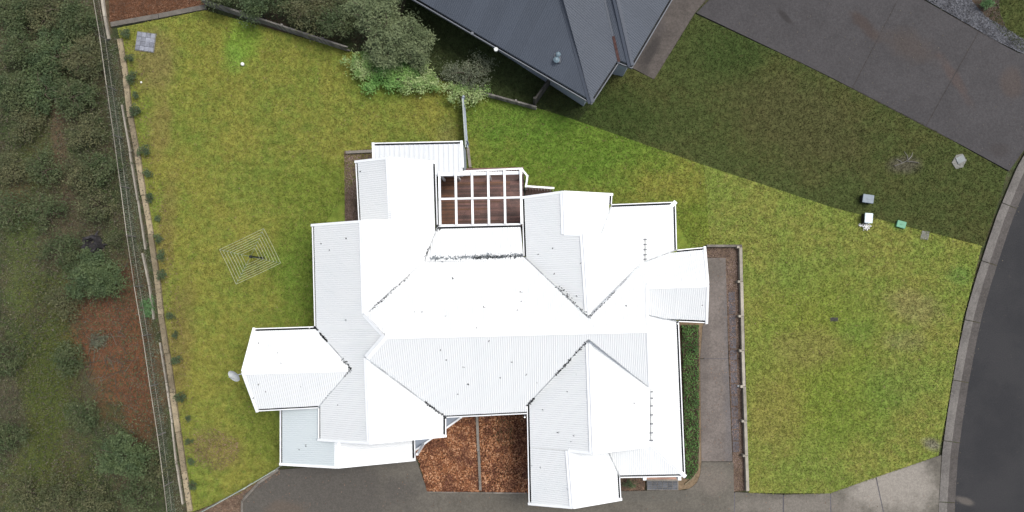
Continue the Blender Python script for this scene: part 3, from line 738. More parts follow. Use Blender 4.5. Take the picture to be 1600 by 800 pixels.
# walls under the eaves
def wall_block(pts, ztop, mat=None, parent=hs, name='wall'):
    m = MB(); m.prism([P(x, y, ztop) for x, y in pts], -.05, ztop); return m.build(name, mat or M['wall'], parent)
wall_block([(502,368),(668,362),(672,500),(1000,490),(1000,560),(812,600),(700,636),(690,666),(505,676)], 2.5)
wall_block([(572,268),(668,268),(668,380),(575,380)], 2.5)
wall_block([(412,528),(520,526),(520,628),(418,628)], 2.55)
wall_block([(838,325),(905,325),(985,380),(1000,430),(1085,402),(1088,490),(1000,520),(838,480)], 2.4)
wall_block([(838,560),(1000,540),(1000,690),(955,700),(955,768),(842,774)], 2.4)
wall_block([(452,650),(640,640),(640,704),(527,714),(452,710)], 1.85)
wall_block([(586,226),(722.5,223),(724,262),(588,262)], 2.05, M['wallgrey'])
# clerestory brackets between upper eave and verandah roof
for x, ys, pl in ((1006.5, (374, 382, 390, 398, 405), VE), (1016.5, (612, 622, 634, 648, 662, 676, 688), ES)):
    for y in ys:
        m = MB(); a = pl.at(x - 3, y, .03); b = pl.at(x + 3.5, y, .03); m.bar(a + Vector((0,0,.05)), b + Vector((0,0,.03)), .055, .06); m.build('eave_bracket', M['dark_gutter'], hs)  # brackets coloured darker, their shadows put into the steel
for x, y0, y1, pl in ((1009, 373, 408, VE), (1017.5, 608, 688, ES)):
    m = MB(); m.bar(pl.at(x, y0, .06), pl.at(x, y1, .06), .03, .04); m.build('eave_rod', M['steel'], hs)
# diagonal entry porch in the courtyard
m = MB(); m.prism([P(x, y, .25) for x, y in ((620,724),(651,702),(722,651),(722,640),(600,640))], 0, .25); m.build('porch_floor', M['wallgrey'], hs)
m = MB(); m.bar(P(648,704,.30), P(722,651,.30), .09, .12); m.build('porch_kerb', M['trim'], hs)
for x, y in ((662, 694), (697, 668)):
    m = MB(); a = P(x, y, .3); m.bar(a, a + Vector((0, 0, 2.2)), .1, .1); m.build('porch_post', M['trim'], hs)
# downpipe stub by the courtyard gutter corner and rear corners
for x, y in ((820, 652), (483.5, 512), (1059.5, 506)):
    m = MB(); a = P(x, y, 2.6); m.tube([a, a + Vector((0, 0, -2.6))], .04, 8); m.build('downpipe', tr, hs)
# front porch: two posts, beam, tiled step
for x in (1007.5, 1062):
    m = MB(); a = P(x, 748, 2.35); g = Vector((a.x, a.y, 0)); m.bar(g, a, .16, .16); m.build('porch_post', tr, hs)
m = MB(); m.bar(P(1010, 747, 1.0), P(1062, 747, 1.0), .10, .10); m.build('porch_rail', M['door'], hs)
pfl = MB(); pfl.prism([P(x, y, .12) for x, y in ((1010,730),(1060,730),(1060,766),(1011,766))], 0, .12); pf = pfl.build('porch_step', M['sleeper_grey'], hs)
for i in range(6):
    for j in range(4):
        x0, y0 = 1011.5 + i * 8, 752 + j * 3.4
        m = MB(); m.prism([P(a, b, .15) for a, b in ((x0, y0), (x0 + 7.4, y0), (x0 + 7.4, y0 + 3), (x0, y0 + 3))], .12, .135 + random.uniform(0, .006)); m.build('tile', M['tile'], pf)
# satellite dish on the west gable
dish = empty('satellite_dish', P(383, 584, 3.55)); tag(dish, 'pale grey oval satellite dish sticking out past the left gable of the white house', 'satellite dish')
m = MB(); N = 14
for rr in range(4):
    for k in range(N):
        def dp(r, k): a = 2 * math.pi * k / N; return Vector((r * .36 * math.cos(a) - .42, r * .22 * math.sin(a) - .08 - .1 * r * math.cos(a), .12 + .14 * r * r + .2 * r * math.cos(a)))
        m.poly([dp(rr / 4, k), dp((rr + 1) / 4, k), dp((rr + 1) / 4, k + 1), dp(rr / 4, k + 1)])
m.build('reflector', simple('pale_dish_paint', (.40, .42, .42), .5, .3, .15, 8, 40, 0), dish, True)
MB().tube([(.05, .03, -.3), (-.15, 0, 0), (-.42, -.08, .12)], .022, 8).build('mount_arm', M['steel'], dish)
MB().tube([(-.42, -.2, .15), (-.62, -.12, .35)], .014, 6).build('feed_arm', M['steel'], dish)

# ------------------------------------------------------------------ deck, pergola, stairs
deck = empty('deck', P(750, 310)); tag(deck, 'red brown timber deck under the white pergola at the rear of the white house', 'deck')
def lboard(a, b, w, h, name, mat, parent, root):
    m = MB(); m.bar(Vector(a) - root.location, Vector(b) - root.location, w, h); return m.build(name, mat, parent)
DZ = .45
nb = 34
for i in range(nb):
    y = 264 + i * 2.72
    a = P(686, y + 1.2, DZ); b = P(818, y - 1.6, DZ)
    mid = a.lerp(b, .205); gap = Vector((.004, 0, 0))
    h = random.uniform(-.003, .003)
    lboard(a + Vector((0,0,h)), mid - gap + Vector((0,0,h)), .082, .035, 'deck_board', M['deck_red'], deck, deck)
    cut = mid.lerp(b, random.choice((.35, .5, .66, .8)))
    lboard(mid + gap, cut - gap, .082, .035, 'deck_board', M['deck'] if random.random() < .75 else M['deck_red'], deck, deck)
    lboard(cut + gap, b, .082, .035, 'deck_board', M['deck'], deck, deck)
m = MB(); m.prism([P(x, y, DZ-.04) - deck.location for x, y in ((684,264),(818,261),(822,356),(684,358))], 0, DZ - .045); m.build('joist_frame', M['black'], deck)
perg = empty('pergola', P(750, 310)); tag(perg, 'white open pergola frame of six beams over the rear deck', 'pergola')
PZ = 2.75
def pbeam(a, b, w, h, name, z=PZ, root=perg, mat=None): return lboard(P(*a, z), P(*b, z), w, h, name, mat or tr, root, root)
for i in range(6):
    x = 686.5 + i * 25.4
    pbeam((x, 268.5 - i * .8), (x + 1.5, 352 - i * .5), .105, .14, 'rafter', PZ + .02)
pbeam((684, 273), (816, 270), .15, .16, 'beam', PZ - .14)
pbeam((686, 311), (815, 308.5), .085, .12, 'batten', PZ + .14)
pbeam((686, 352), (815, 350), .06, .12, 'ledger', PZ - .14)
for x, y in ((687, 271.5), (712, 271), (763, 270), (813, 269)):
    a = P(x, y, PZ - .22); g = Vector((a.x, a.y, DZ)); lboard(g, a, .1, .1, 'post', tr, perg, perg)
rail = empty('deck_railing', P(750, 265)); tag(rail, 'white railing with balusters along the outer edge of the rear deck', 'railing')
rl = [(690, 269.5), (815, 263.5), (824, 275), (822, 291)]
for (a, b) in zip(rl, rl[1:]):
    lboard(P(*a, 1.4), P(*b, 1.4), .09, .05, 'top_rail', tr, rail, rail); lboard(P(*a, .6), P(*b, .6), .05, .05, 'bottom_rail', tr, rail, rail)
    n = int((Vector(b) - Vector(a)).length / 4)
    for k in range(n + 1):
        p = Vector(a).lerp(Vector(b), k / max(n, 1)); t = P(*p, 1.38); m = MB(); m.bar(Vector((t.x, t.y, .6)) - rail.location, t - rail.location, .03, .03); m.build('baluster', tr, rail)
for p in rl:
    t = P(*p, 1.45); m = MB(); m.bar(Vector((t.x, t.y, 0)) - rail.location, t - rail.location, .1, .1); m.build('post', tr, rail)
stairs = empty('deck_stairs', P(845, 295)); tag(stairs, 'brown timber steps with a white handrail going down right from the deck', 'stairs')
for k in range(9):
    x0 = 821 + k * 4.6; z = DZ - .05 - k * .045
    m = MB(); m.prism([P(a, b, z) - stairs.location for a, b in ((x0, 291), (x0 + 4.2, 290.8), (x0 + 4.4, 312), (x0 + .2, 312))], 0, z); m.build('tread', M['stain'], stairs)
lboard(P(822, 291, 1.4), P(866, 294, 1.0), .09, .06, 'handrail', tr, stairs, stairs)
for k in range(10):
    x = 823 + k * 4.7; t = P(x, 291.2 + k * .3, 1.38 - k * .043); m = MB(); m.bar(Vector((t.x, t.y, .1)) - stairs.location, t - stairs.location, .035, .035); m.build('baluster', tr, stairs)

# ------------------------------------------------------------------ neighbour house
nh = empty('neighbour_house', (0, 0, 0)); tag(nh, 'slate blue hipped metal roof house cut off by the top edge of the photo', 'house')
ed = (P(925, 163, 2.6) - P(645, 0, 2.6)).normalized(); pe = Vector((-ed.y, ed.x, 0))   # pe points up-right in the picture (uphill from the long eave)
ef = (P(968, 99, 2.6) - P(925, 163, 2.6)).normalized(); pf_ = Vector((-ef.y, ef.x, 0))
if pf_.x > 0: pf_ = -pf_
NA = Plane((785, 81), 2.6, pe, .40); NB = Plane((946, 131), 2.6, pf_, .40)
NC = Plane((978, 103), 2.6, pe, .40); ND = Plane((1020, 55), 2.6, pf_, .40)
nk = dict(under_mat=M['dark_gutter'], pitch=.10, amp=.006, sheet_w=.80)
# the hip and valley lines run on behind the frame
roof_slope(nh, [(560,-50),(925,163),(880,0),(850,-110)], NA, M['dark_roof'], gutters=(0,), **nk)
roof_slope(nh, [(925,163),(967,99),(945,0),(920,-110),(850,-110),(880,0)], NB, M['dark_roof'], gutters=(0,), **nk)
roof_slope(nh, [(967,99),(988,107),(963,0),(945,0)], NC, M['dark_roof'], gutters=(0,), **nk)
roof_slope(nh, [(988,107),(1085,-58),(1110,-110),(937,-110),(963,0)], ND, M['dark_roof'], gutters=(0,), **nk)
roof_slope(nh, [(945,0),(963,0),(937,-110),(920,-110)], NC, M['dark_roof'], **nk)
cap(nh, NA.at(924,161), NA.at(851,-105), M['dark_cap'], .16, .05); cap(nh, NC.at(986,103), ND.at(940,-100), M['dark_cap'], .16, .05)
valley(nh, NB.at(967,99), NB.at(921,-105), .09, M['dark_cap'])
valley(nh, NB.at(967,97), NB.at(958,57), .13, M['rust'], .045)
m = MB(); m.prism([P(x, y, 2.4) for x, y in ((600,-60),(918,146),(958,90),(984,96),(1085,-80))], -.05, 2.4); m.build('wall', M['wallgrey'], nh)
m = MB()
for (x, y) in ((775, 77), (738, 52)):
    a = P(x, y, 2.62); m2 = MB(); m2.tube([a + Vector((0,0,-.1)), a + Vector((0,0,.02))], .10 if x > 740 else .07, 12); m2.build('rainhead', M['steel'] if x > 740 else M['dark_gutter'], nh)
glint = empty('roof_glint', NA.at(871, 90, .02)); tag(glint, 'small pale blue double shape standing for a reflection on the slate blue roof', 'roof reflection')  # added domes standing in for a pale reflection on the roof
for (dx, dy, r) in ((.03, .12, .12), (-.05, -.14, .15)):
    m = MB(); m.tube([(dx, dy, 0), (dx, dy, .12), (dx, dy, .2)], [r * .6, r, r * .35], 12); m.build('lobe', simple('pale_lobe_%d' % int(dx * 100), (.12, .17, .20), .3, .5, .3, 9, 30, 0), glint)
m = MB(); m.box((0, 0, .02), (.3, .5, .04)); m.build('base_plate', M['dark_cap'], glint)

# ------------------------------------------------------------------ edging, walls and fences
def sleepers(label, cat, pts, w, h, mat, step=72, z0=-.05, posts=None, gap=.012, name='sleeper', jitter=.02, group=None, top=None):
    root = empty(name + '_wall' if cat != 'edging' else 'timber_edging', P(*pts[0])); tag(root, label, cat, group)
    line = resample(pts, 2.0); ztop = h if top is None else top
    n = max(1, round(sum((Vector(a) - Vector(b)).length for a, b in zip(pts, pts[1:])) / step)); per = (len(line) - 1) / n
    for k in range(n):
        a = line[int(k * per)]; b = line[min(len(line) - 1, int((k + 1) * per))]
        j = random.uniform(-jitter, jitter)
        A_ = P(a.x, a.y, ztop) + Vector((j, 0, 0)); B_ = P(b.x, b.y, ztop) + Vector((j, 0, 0)); t = (B_ - A_).normalized() * gap
        A_ = A_ + t; B_ = B_ - t; zc = (z0 + ztop) / 2 + random.uniform(-.015, .015)
        A_.z = B_.z = zc; m = MB(); m.bar(A_ - root.location, B_ - root.location, w, ztop - z0); m.build(name, mat, root)
        if posts:
            m = MB(); q = P(a.x + posts, a.y, ztop); m.bar(Vector((q.x, q.y, z0)) - root.location, Vector((q.x, q.y, ztop + .06)) - root.location, .12, .12); m.build('post', mat, root)
    return root
sleepers('long tan timber sleeper wall down the left side of the back lawn', 'retaining wall', LEFT_EDGE[1:14], .26, .12, M['sleeper'], 60, -.38)
sleepers('pale sleeper edging across the top left corner mulch bed', 'edging', [(172, 38), (250, 24), (322, 10)], .24, .10, M['sleeper_grey'], 70)
sleepers('second thinner sleeper row outside the upper left end of the retaining wall', 'retaining wall', [(158, -10), (162, 20), (170, 62)], .12, .05, M['sleeper_pale'], 40, -.3)
sleepers('thin offset plank row beside the middle of the left retaining wall', 'retaining wall', [(189, 163), (200, 225), (214, 310), (226, 390)], .08, .02, M['sleeper_pale'], 75, -.34)
sleepers('thin plank row beside the left wall level with the round shrub', 'retaining wall', [(222, 395), (232, 440), (240, 500)], .08, .02, M['sleeper_pale'], 60, -.34)
sleepers('thin plank row beside the lower part of the left retaining wall', 'retaining wall', [(249, 535), (259, 598), (268, 660), (274, 720), (285, 790)], .08, .02, M['sleeper_pale'], 65, -.34)
sleepers('narrow concrete sleeper wall with posts between the mulch strip and front lawn', 'retaining wall', [(1158, 386), (1162, 560), (1169, 768)], .15, .28, M['sleeper_pale'], 56, -.05, posts=-5)
sleepers('short weathered sleeper wall at the top of the side path', 'retaining wall', [(1104, 384), (1160, 384)], .12, .28, M['sleeper_grey'], 28, -.05)
sleepers('grey sleeper dividing the courtyard mulch in two', 'edging', [(745, 645), (750, 768)], .13, .16, M['sleeper_grey'], 62)
sleepers('short grey sleeper at the corner of the rear mulch strip', 'edging', [(540, 238), (582, 236)], .14, .16, M['sleeper_grey'], 42)
sleepers('pale driveway edging bending at the lower left corner of the driveway', 'edging', [(378, 820), (379, 772), (436, 733)], .12, .12, M['sleeper_grey'], 45)
sleepers('low grey edging along the driveway side of the courtyard mulch', 'edging', [(668, 769), (822, 771)], .06, .07, M['sleeper_grey'], 50)

def fence_wire(pts, h, root, net, post_mat, wire_mat, step=70, z0=0.0, rail=True, nw=3):
    line = resample(pts, 2.0); n = max(1, round(len(line) * 2 / step)); W0 = []
    for k in range(n + 1):
        a = line[min(len(line) - 1, int(k * (len(line) - 1) / n))]; g = P(a.x, a.y, z0); W0.append(g)
        m = MB(); m.tube([g + Vector((0,0,-.2)) - root.location, g + Vector((0, 0, h + .03)) - root.location], .03, 7); m.build('post', post_mat, root)
    for a, b in zip(W0, W0[1:]):
        for j in range(nw):
            z = h * (j + 1) / nw; m = MB(); m.tube([a + Vector((0, 0, z)) - root.location, b + Vector((0, 0, z)) - root.location], .016 if j == nw - 1 and rail else .007, 5)
            m.build('rail' if j == nw - 1 and rail else 'wire', wire_mat, root)
        if net:     # woven netting: real thin strands, joined into one part
            m = MB(); L = (b - a).length; q = int(L / .12)
            for i in range(q):
                p = a.lerp(b, i / q); p2 = a.lerp(b, min(1, (i + 1.6) / q)); o_ = Vector((0, 0, h))
                m.bar(p - root.location, p2 + o_ - root.location, .006, .006); m.bar(p2 - root.location, p + o_ - root.location, .006, .006)
            m.build('netting', net, root)['kind'] = 'stuff'
wf = empty('wire_fence', P(190, 300, -.3)); tag(wf, 'low wire netting fence with pale top rail along the left boundary', 'fence')
fence_wire([(160, -10), (172, 60), (186, 160), (196, 230), (208, 320), (218, 400), (226, 450), (238, 520), (248, 590), (262, 680), (272, 760), (280, 830)], .95, wf, M['mesh_green'], M['paling'], M['sleeper_pale'], 74, -.30, True, 2)
df = empty('diagonal_fence', P(370, 765)); tag(df, 'pale rail fence running diagonally to the lower left corner of the house', 'fence')
fence_wire([(300, 806), (345, 782), (390, 757), (440, 727)], .95, df, M['mesh_green'], M['pale_rail'], M['pale_rail'], 48, 0, True, 3)
def palings(root, a, b, h, mat, w=.11, gap=.012, z0=0.0, rails=True):
    A_ = P(*a, z0); B_ = P(*b, z0); L = (B_ - A_).length; n = max(1, int(L / (w + gap))); d = (B_ - A_).normalized()
    ang = math.atan2(d.y, d.x); proto = None
    for k in range(n):
        p = A_ + d * ((k + .5) * (w + gap)); hh = h
        if proto is None:
            m = MB(); m.box((0, 0, h / 2), (w, .022, h)); proto = m.build('paling', mat, root); o = proto
        else: o = proto.copy(); col.objects.link(o)
        o.location = p - root.location + Vector((random.uniform(-.004,.004), 0, random.uniform(-.03, .01))); o.rotation_euler = (0, 0, ang)
    if rails:
        s_ = Vector((-d.y, d.x, 0)) * .04
        for z in (h * .2, h * .92): m = MB(); m.bar(A_ + s_ + Vector((0,0,z)) - root.location, B_ + s_ + Vector((0,0,z)) - root.location, .06, .07); m.build('rail', mat, root)
    for k in range(int(L / 2.2) + 1):
        p = A_ + d * min(L, k * 2.2) - root.location; s_ = Vector((-d.y, d.x, 0)) * .07; m = MB(); m.bar(p + s_, p + s_ + Vector((0, 0, h + .03)), .09, .09); m.build('post', mat, root)
pf1 = empty('paling_fence', P(430, 45)); tag(pf1, 'grey timber paling fence along the top edge of the back lawn', 'fence')
palings(pf1, (322, 8), (548, 82), .75, M['paling'])
pf2 = empty('paling_fence', P(790, 155)); tag(pf2, 'short grey paling fence right of the leafy shrubs on the boundary', 'fence')
palings(pf2, (742, 146), (838, 172), .55, M['paling'])
pf3 = empty('paling_fence', P(848, 145)); tag(pf3, 'dark paling fence from the boundary up to the slate blue roof', 'fence')
palings(pf3, (836, 165), (866, 122), 1.3, M['npaling'])
pf4 = empty('panel_fence', P(727, 200)); tag(pf4, 'narrow pale fence running from the shrubs down to the rear lean-to roof', 'fence')
palings(pf4, (725, 160), (730, 232), 1.1, M['wallgrey'], w=.18)
pf4b = MB(); pf4b.bar(P(722.5,155,1.15) - pf4.location, P(727.5,230,1.15) - pf4.location, .05, .05); pf4b.build('top_rail', M['pale_rail'], pf4)
pf4b = MB(); pf4b.bar(P(731,230,.05) - pf4.location, P(735,262,.05) - pf4.location, .14, .2); pf4b.build('plinth', M['sleeper_grey'], pf4)
# fallen stays by the top fence
for (a, b) in (((408, 22), (418, 34)), ((482, 52), (492, 62))):
    m = MB(); o = P(*a, .4); m.bar((0, 0, 0), P(*b, .06) - o, .07, .07); e_ = m.build('fence_stay', M['black'], None); e_.location = o
    tag(e_, 'dark slanting timber stay at the %s of the top paling fence' % ('left part' if a[0] < 450 else 'right part'), 'stay')

# ------------------------------------------------------------------ lawn things
cl = empty('clothesline', P(400, 402)); tag(cl, 'rotary clothesline with seven square rings of line on a dark post in the back lawn', 'clothesline')
cz = 1.75; ctr = P(391.5, 401, cz); corners = [(412, 357), (438.5, 411), (369, 444), (343, 390)]
cw = [P(x, y, cz + .12) for x, y in corners]
MB().tube([Vector((ctr.x, ctr.y, 0)) - cl.location, ctr - cl.location], .05, 10).build('mast', M['black'], cl)
MB().tube([ctr - Vector((0,0,.12)) - cl.location, ctr + Vector((0,0,.05)) - cl.location], .07, 10).build('hub', M['black'], cl)
for w in cw: MB().tube([ctr - cl.location, w - cl.location], .008, 6).build('arm', M['mesh_green'], cl)
for k in range(7):
    f = 1 - k * .115
    pts = [ctr.lerp(w, f) - cl.location for w in cw]
    m = MB()
    for i in range(4): m.tube([pts[i], pts[i].lerp(pts[(i + 1) % 4], .5) - Vector((0, 0, .05)), pts[(i + 1) % 4]], .008, 5)
    m.build('line', M['wire'], cl)

pit = empty('pit_cover', P(228, 66)); tag(pit, 'square bluish paved pit cover near the top left corner of the back lawn', 'pit cover')
a0 = R(-8)
for i in range(4):
    for j in range(4):
        x = (i - 1.5) * .235; y = (j - 1.5) * .235
        m = MB(); m.box((x * math.cos(a0) - y * math.sin(a0), x * math.sin(a0) + y * math.cos(a0), .04 + random.uniform(0, .01)), (.222, .222, .06), Matrix.Rotation(a0, 3, 'Z')); m.build('tile', M['pit_tile'], pit)
m = MB(); m.box((0, 0, .015), (1.0, 1.0, .05), Matrix.Rotation(a0, 3, 'Z')); m.build('slab', M['pit'], pit)
def ball(name, px, py, r, mat, label, cat, z=0.0):
    bm = bmesh.new(); bmesh.ops.create_icosphere(bm, subdivisions=3, radius=r); me = bpy.data.meshes.new(name); bm.to_mesh(me); bm.free(); me.materials.append(mat)
    me.polygons.foreach_set('use_smooth', [True] * len(me.polygons)); o = link(bpy.data.objects.new(name, me)); o.location = P(px, py, z) + Vector((0, 0, r * .95)); return tag(o, label, cat)
ball('ball', 380, 101, .095, M['white'], 'white ball lying on the back lawn below the bright green patch', 'ball')
ball('small_ball', 221.5, 129, .05, M['white'], 'tiny white ball near the left end of the back lawn', 'ball')
ball('pebble', 1153, 603, .06, M['white'], 'small white stone in the mulch strip inside the right sleeper wall', 'stone')
gr = empty('drain_grate', P(1303, 499)); tag(gr, 'small dark rectangular drain grate alone in the front lawn', 'drain grate')
m = MB(); m.box((0, 0, .01), (.40, .2, .05)); m.build('frame', M['npaling'], gr)
for k in range(6): m = MB(); m.box((-.15 + k * .06, 0, .045), (.03, .16, .03)); m.build('bar', M['black'], gr)

def meter(px, py, rz, sx, sy, h, body, lid, label, name='meter_box', cat='meter box'):
    r = empty(name, P(px, py), rz); tag(r, label, cat)
    m = MB(); m.prism([(-sx/2, -sy/2), (sx/2, -sy/2), (sx/2, sy/2), (-sx/2, sy/2)], 0, h); m.build('body', body, r)
    m = MB(); e = .03; m.prism([(-sx/2-e, -sy/2-e), (sx/2+e, -sy/2-e), (sx/2+e, sy/2+e), (-sx/2-e, sy/2+e)], h, h + .05)
    l = m.build('lid', lid, r); bv = l.modifiers.new('bevel', 'BEVEL'); bv.width = .03; bv.segments = 2
    m = MB(); m.box((0, 0, h + .055), (sx * .3, sy * .12, .02)); m.build('handle', lid, r)
    return r
meter(1351, 312, R(-8), .52, .38, .35, M['black'], M['box_grey'], 'blue grey lidded box on the dark lawn just above the pale one')
meter(1351, 342, R(-4), .36, .46, .40, M['black'], M['box_white'], 'pale blue lidded box with white blossoms at its foot')
meter(1406, 351, R(-15), .42, .30, .12, M['box_green'], M['box_green'], 'low green lidded box at the top edge of the front lawn')
slab_o = empty('concrete_marker', P(1444, 367)); tag(slab_o, 'small flat concrete slab sunk in the grass right of the green box', 'concrete slab')
m = MB(); m.prism([(-.22, -.22), (.2, -.26), (.26, .16), (-.12, .22)], -.03, .03); m.build('slab', M['pit'], slab_o)
pitn = empty('utility_pit', P(1498, 252), R(25)); tag(pitn, 'pale six sided utility pit lid beside the neighbour driveway', 'pit cover')
m = MB(); m.prism([(-.32, -.3), (.05, -.38), (.12, -.3), (.38, -.12), (.32, .28), (0, .36), (-.38, .1)], 0, .05); m.build('surround', M['pit'], pitn)
m = MB(); m.box((.08, .06, .07), (.42, .34, .05)); m.build('lid', simple('pale_lid_concrete', (.20, .22, .22), .6, .3, .2, 6, 40, .1), pitn)
# dead twigs on the dark lawn
tw = empty('dead_branch', P(1415, 252)); tag(tw, 'bare grey dead branch lying on the bald patch of the dark lawn', 'branch')
for (a, b) in (((-.6, -.25), (.1, .05)), ((.1, .05), (.35, .45)), ((.1, .05), (-.1, .5)), ((-.2, -.1), (-.5, .1)), ((.05, 0), (.7, -.1))):
    MB().tube([(a[0], a[1], .04), ((a[0] + b[0]) / 2 + .05, (a[1] + b[1]) / 2, .07), (b[0], b[1], .05)], [.022, .018, .01], 6).build('twig', M['paling'], tw)

# ------------------------------------------------------------------ plants
def crown_pts(rx, ry, rz, n, clumps, seed, zc, spread=.20, flat=.0):
    """leaf positions gathered in clumps all over an uneven dome, with gaps between"""
    g = np.random.default_rng(seed); C = []
    while len(C) < clumps:
        d = g.normal(size=3); d /= np.linalg.norm(d); d[2] = abs(d[2]) * 1.0 - .15
        r = g.uniform(.35, 1.0) ** .6; lob = 1 + .22 * math.sin(3 * math.atan2(d[1], d[0]) + seed) + .12 * math.sin(7 * math.atan2(d[1], d[0]) + 2 * seed)
        C.append((d[0] * rx * r * lob, d[1] * ry * r * lob, zc + d[2] * rz * r))
    C = np.array(C); idx = g.integers(0, clumps, n); sz = g.uniform(.5, 1.4, clumps)[idx][:, None]
    return C[idx] + g.normal(size=(n, 3)) * spread * sz * np.array([1, 1, .6])
def limb_mesh(rx, ry, h, seed, r0=.09, k=7):
    g = random.Random(seed); m = MB(); top = Vector((0, 0, h * .55)); m.tube([(0, 0, -.4), (g.uniform(-.05, .05), 0, h * .3), top], [r0, r0 * .8, r0 * .55], 8)
    for i in range(k):
        a = 2 * math.pi * i / k + g.uniform(-.3, .3); e_ = Vector((math.cos(a) * rx * .8, math.sin(a) * ry * .8, h * g.uniform(.6, .95))); s0 = Vector((0, 0, h * g.uniform(.25, .55)))
        mid = s0.lerp(e_, .5) + Vector((0, 0, .12 * h)); m.tube([s0, mid, e_], [r0 * .45, r0 * .28, r0 * .1], 6)
        for _ in range(2):
            e2 = mid + Vector((g.uniform(-1, 1) * rx * .4, g.uniform(-1, 1) * ry * .4, h * .2)); m.tube([mid, e2], [r0 * .2, r0 * .06], 5)
    return m
def tree(name, px, py, rx, ry, h, n, mat, label, cat, group=None, leaf=(.05, .12), clumps=60, spread=.16, aspect=.45, seed=None, z0=0.0, tilt=.55, ground=None):
    sd_ = seed if seed is not None else random.randint(1, 9999)
    c = P(px, py, z0 + h * .7); r = empty(name, (c.x, c.y, z0)); tag(r, label, cat, group)
    pts = crown_pts(rx, ry, h * .42, n, clumps, sd_, h * .58, spread)
    o = flakes(pts, leaf[0], leaf[1], aspect, mat, 'crown', tilt, parent=r); limb_mesh(rx, ry, h, sd_, max(.03, .045 * rx)).build('trunk', M['trunk'], r)
    return r
# distinct shrubs and trees
tree('bush', 150, 431, 1.35, 1.2, 1.9, 9000, L_['blue'], 'round dense blue green bush beside the red bare soil', 'bush', leaf=(.07, .15), clumps=90, spread=.17, z0=-.3)
tree('bush', 190, 712, 1.35, 1.15, 1.8, 7000, L_['blue'], 'dark rounded bush at the bottom left below the red soil', 'bush', leaf=(.07, .15), clumps=80, spread=.18, z0=-.3)
tree('bush', 5, 684, .8, .9, 1.4, 2600, L_['dark'], 'small dark bush cut by the left edge of the photo', 'bush', leaf=(.06, .14), clumps=40, spread=.17, z0=-.3)
tree('bush', 152, 530, .45, .35, .6, 900, L_['weed'], 'sparse small green shrub growing on the red soil', 'bush', leaf=(.05, .1), clumps=22, spread=.09, z0=-.3)
tree('bush', 180, 374, .35, .35, .6, 900, L_['olive'], 'small fuzzy green shrub right of the charred stump', 'bush', leaf=(.05, .1), clumps=22, spread=.09, z0=-.3)
tree('willow_tree', 610, 56, 1.6, 1.3, 2.6, 14000, L_['grey'], 'large feathery grey green tree above the boundary, widest one', 'tree', leaf=(.07, .20), clumps=150, spread=.15, aspect=.3)
tree('willow_tree', 585, 18, 1.3, 1.0, 2.9, 9000, L_['grey'], 'feathery grey green tree crown reaching the top edge of the photo', 'tree', leaf=(.07, .20), clumps=90, spread=.15, aspect=.3)
tree('willow_tree', 648, 74, .9, .8, 2.2, 5500, L_['grey'], 'smaller feathery tree crown nearest the slate blue roof', 'tree', leaf=(.07, .20), clumps=70, spread=.14, aspect=.3)
for (x, y, rx, ry, n, lab) in ((568, 100, 1.15, .6, 3400, 'bright leafy shrub overhanging the lawn, left one of three'), (614, 116, 1.35, .8, 5800, 'bright leafy shrub overhanging the lawn, middle one of three'), (656, 122, 1.0, .7, 3600, 'bright leafy shrub overhanging the lawn, right one of three')):
    tree('leafy_shrub', x, y, rx, ry, 1.0, n, L_['sage'] if x != 614 else L_['lime'], lab, 'shrub', 'bright shrubs spilling over the top boundary', (.06, .15), 45, .13, .4)
tree('leafy_shrub', 640, 112, .7, .4, 1.0, 1500, L_['lime'], 'vivid green low shrub behind the bright boundary shrubs', 'shrub', None, (.06, .14), 30, .12, .4)
tree('silver_shrub', 735, 112, 1.25, .8, 1.4, 2600, L_['twig'], 'wispy silvery shrub between the boundary and the slate blue roof', 'shrub', None, (.05, .15), 70, .15, .3)
tree('silver_shrub', 724, 146, 1.15, .6, 1.0, 2400, L_['sage'], 'pale green spiky shrub at the top of the narrow fence', 'shrub', None, (.06, .16), 34, .14, .3)
for (x, y, k, rr, lab) in ((345, -22, 'dark', 1.0, 'dark green tree crown above the left end of the top fence'), (398, -6, 'blue', .95, 'bluish green tree crown second along the top fence'), (478, 14, 'olive', 1.05, 'olive tree crown midway along the top fence'),
                        (440, -14, 'dark', 1.0, 'dark tree crown at the top edge behind the olive one'), (524, 30, 'dark', .95, 'dark low tree crown left of the feathery trees'), (500, -8, 'olive', 1.1, 'olive crown touching the top edge left of the feathery trees')):
    tree('garden_tree', x, y, rr, rr * .85, 2.2, 5200, L_[k], lab, 'tree', None, (.06, .14), 65, .17, .4)
# bushland canopy, upper left
lay = [(20,20,'dark','at the top left corner'), (70,14,'olive','second along the top edge'), (118,30,'dark','left of the wire fence at the top'), (30,75,'dark','below the corner crown'), (80,80,'blue','in the upper canopy middle'),
       (128,90,'olive','third down beside the fence'), (15,140,'dark','against the left edge a fifth down'), (62,140,'blue','central in the upper left thicket'), (112,150,'dark','bordering the brown gully top'), (40,195,'olive','over the pale clearing top'),
       (135,205,'olive','beside the fence right of the gully'), (68,262,'dark','left of the brown gully'), (120,268,'olive','right of the brown gully'), (160,262,'dark','hugging the fence near the gully'), (72,330,'dark','left of the charred stump'),
       (150,320,'olive','above the charred stump'), (14,262,'olive','at the left edge by the clearing'), (20,330,'dark','left edge level with the stump'), (92,395,'dark','left of the round bush'), (100,470,'olive','below left of the round bush'),
       (108,560,'dark','left of the red soil'), (40,770,'olive','at the bottom left corner'), (95,775,'olive','second along the bottom edge'), (150,785,'olive','below the dark rounded bush'), (215,770,'dark','near the bottom end of the fence'), (238,740,'olive','right of the dark rounded bush'),
       (130,650,'dark','between red soil and mossy strip'), (0,560,'dark','left edge low down by the moss strip')]
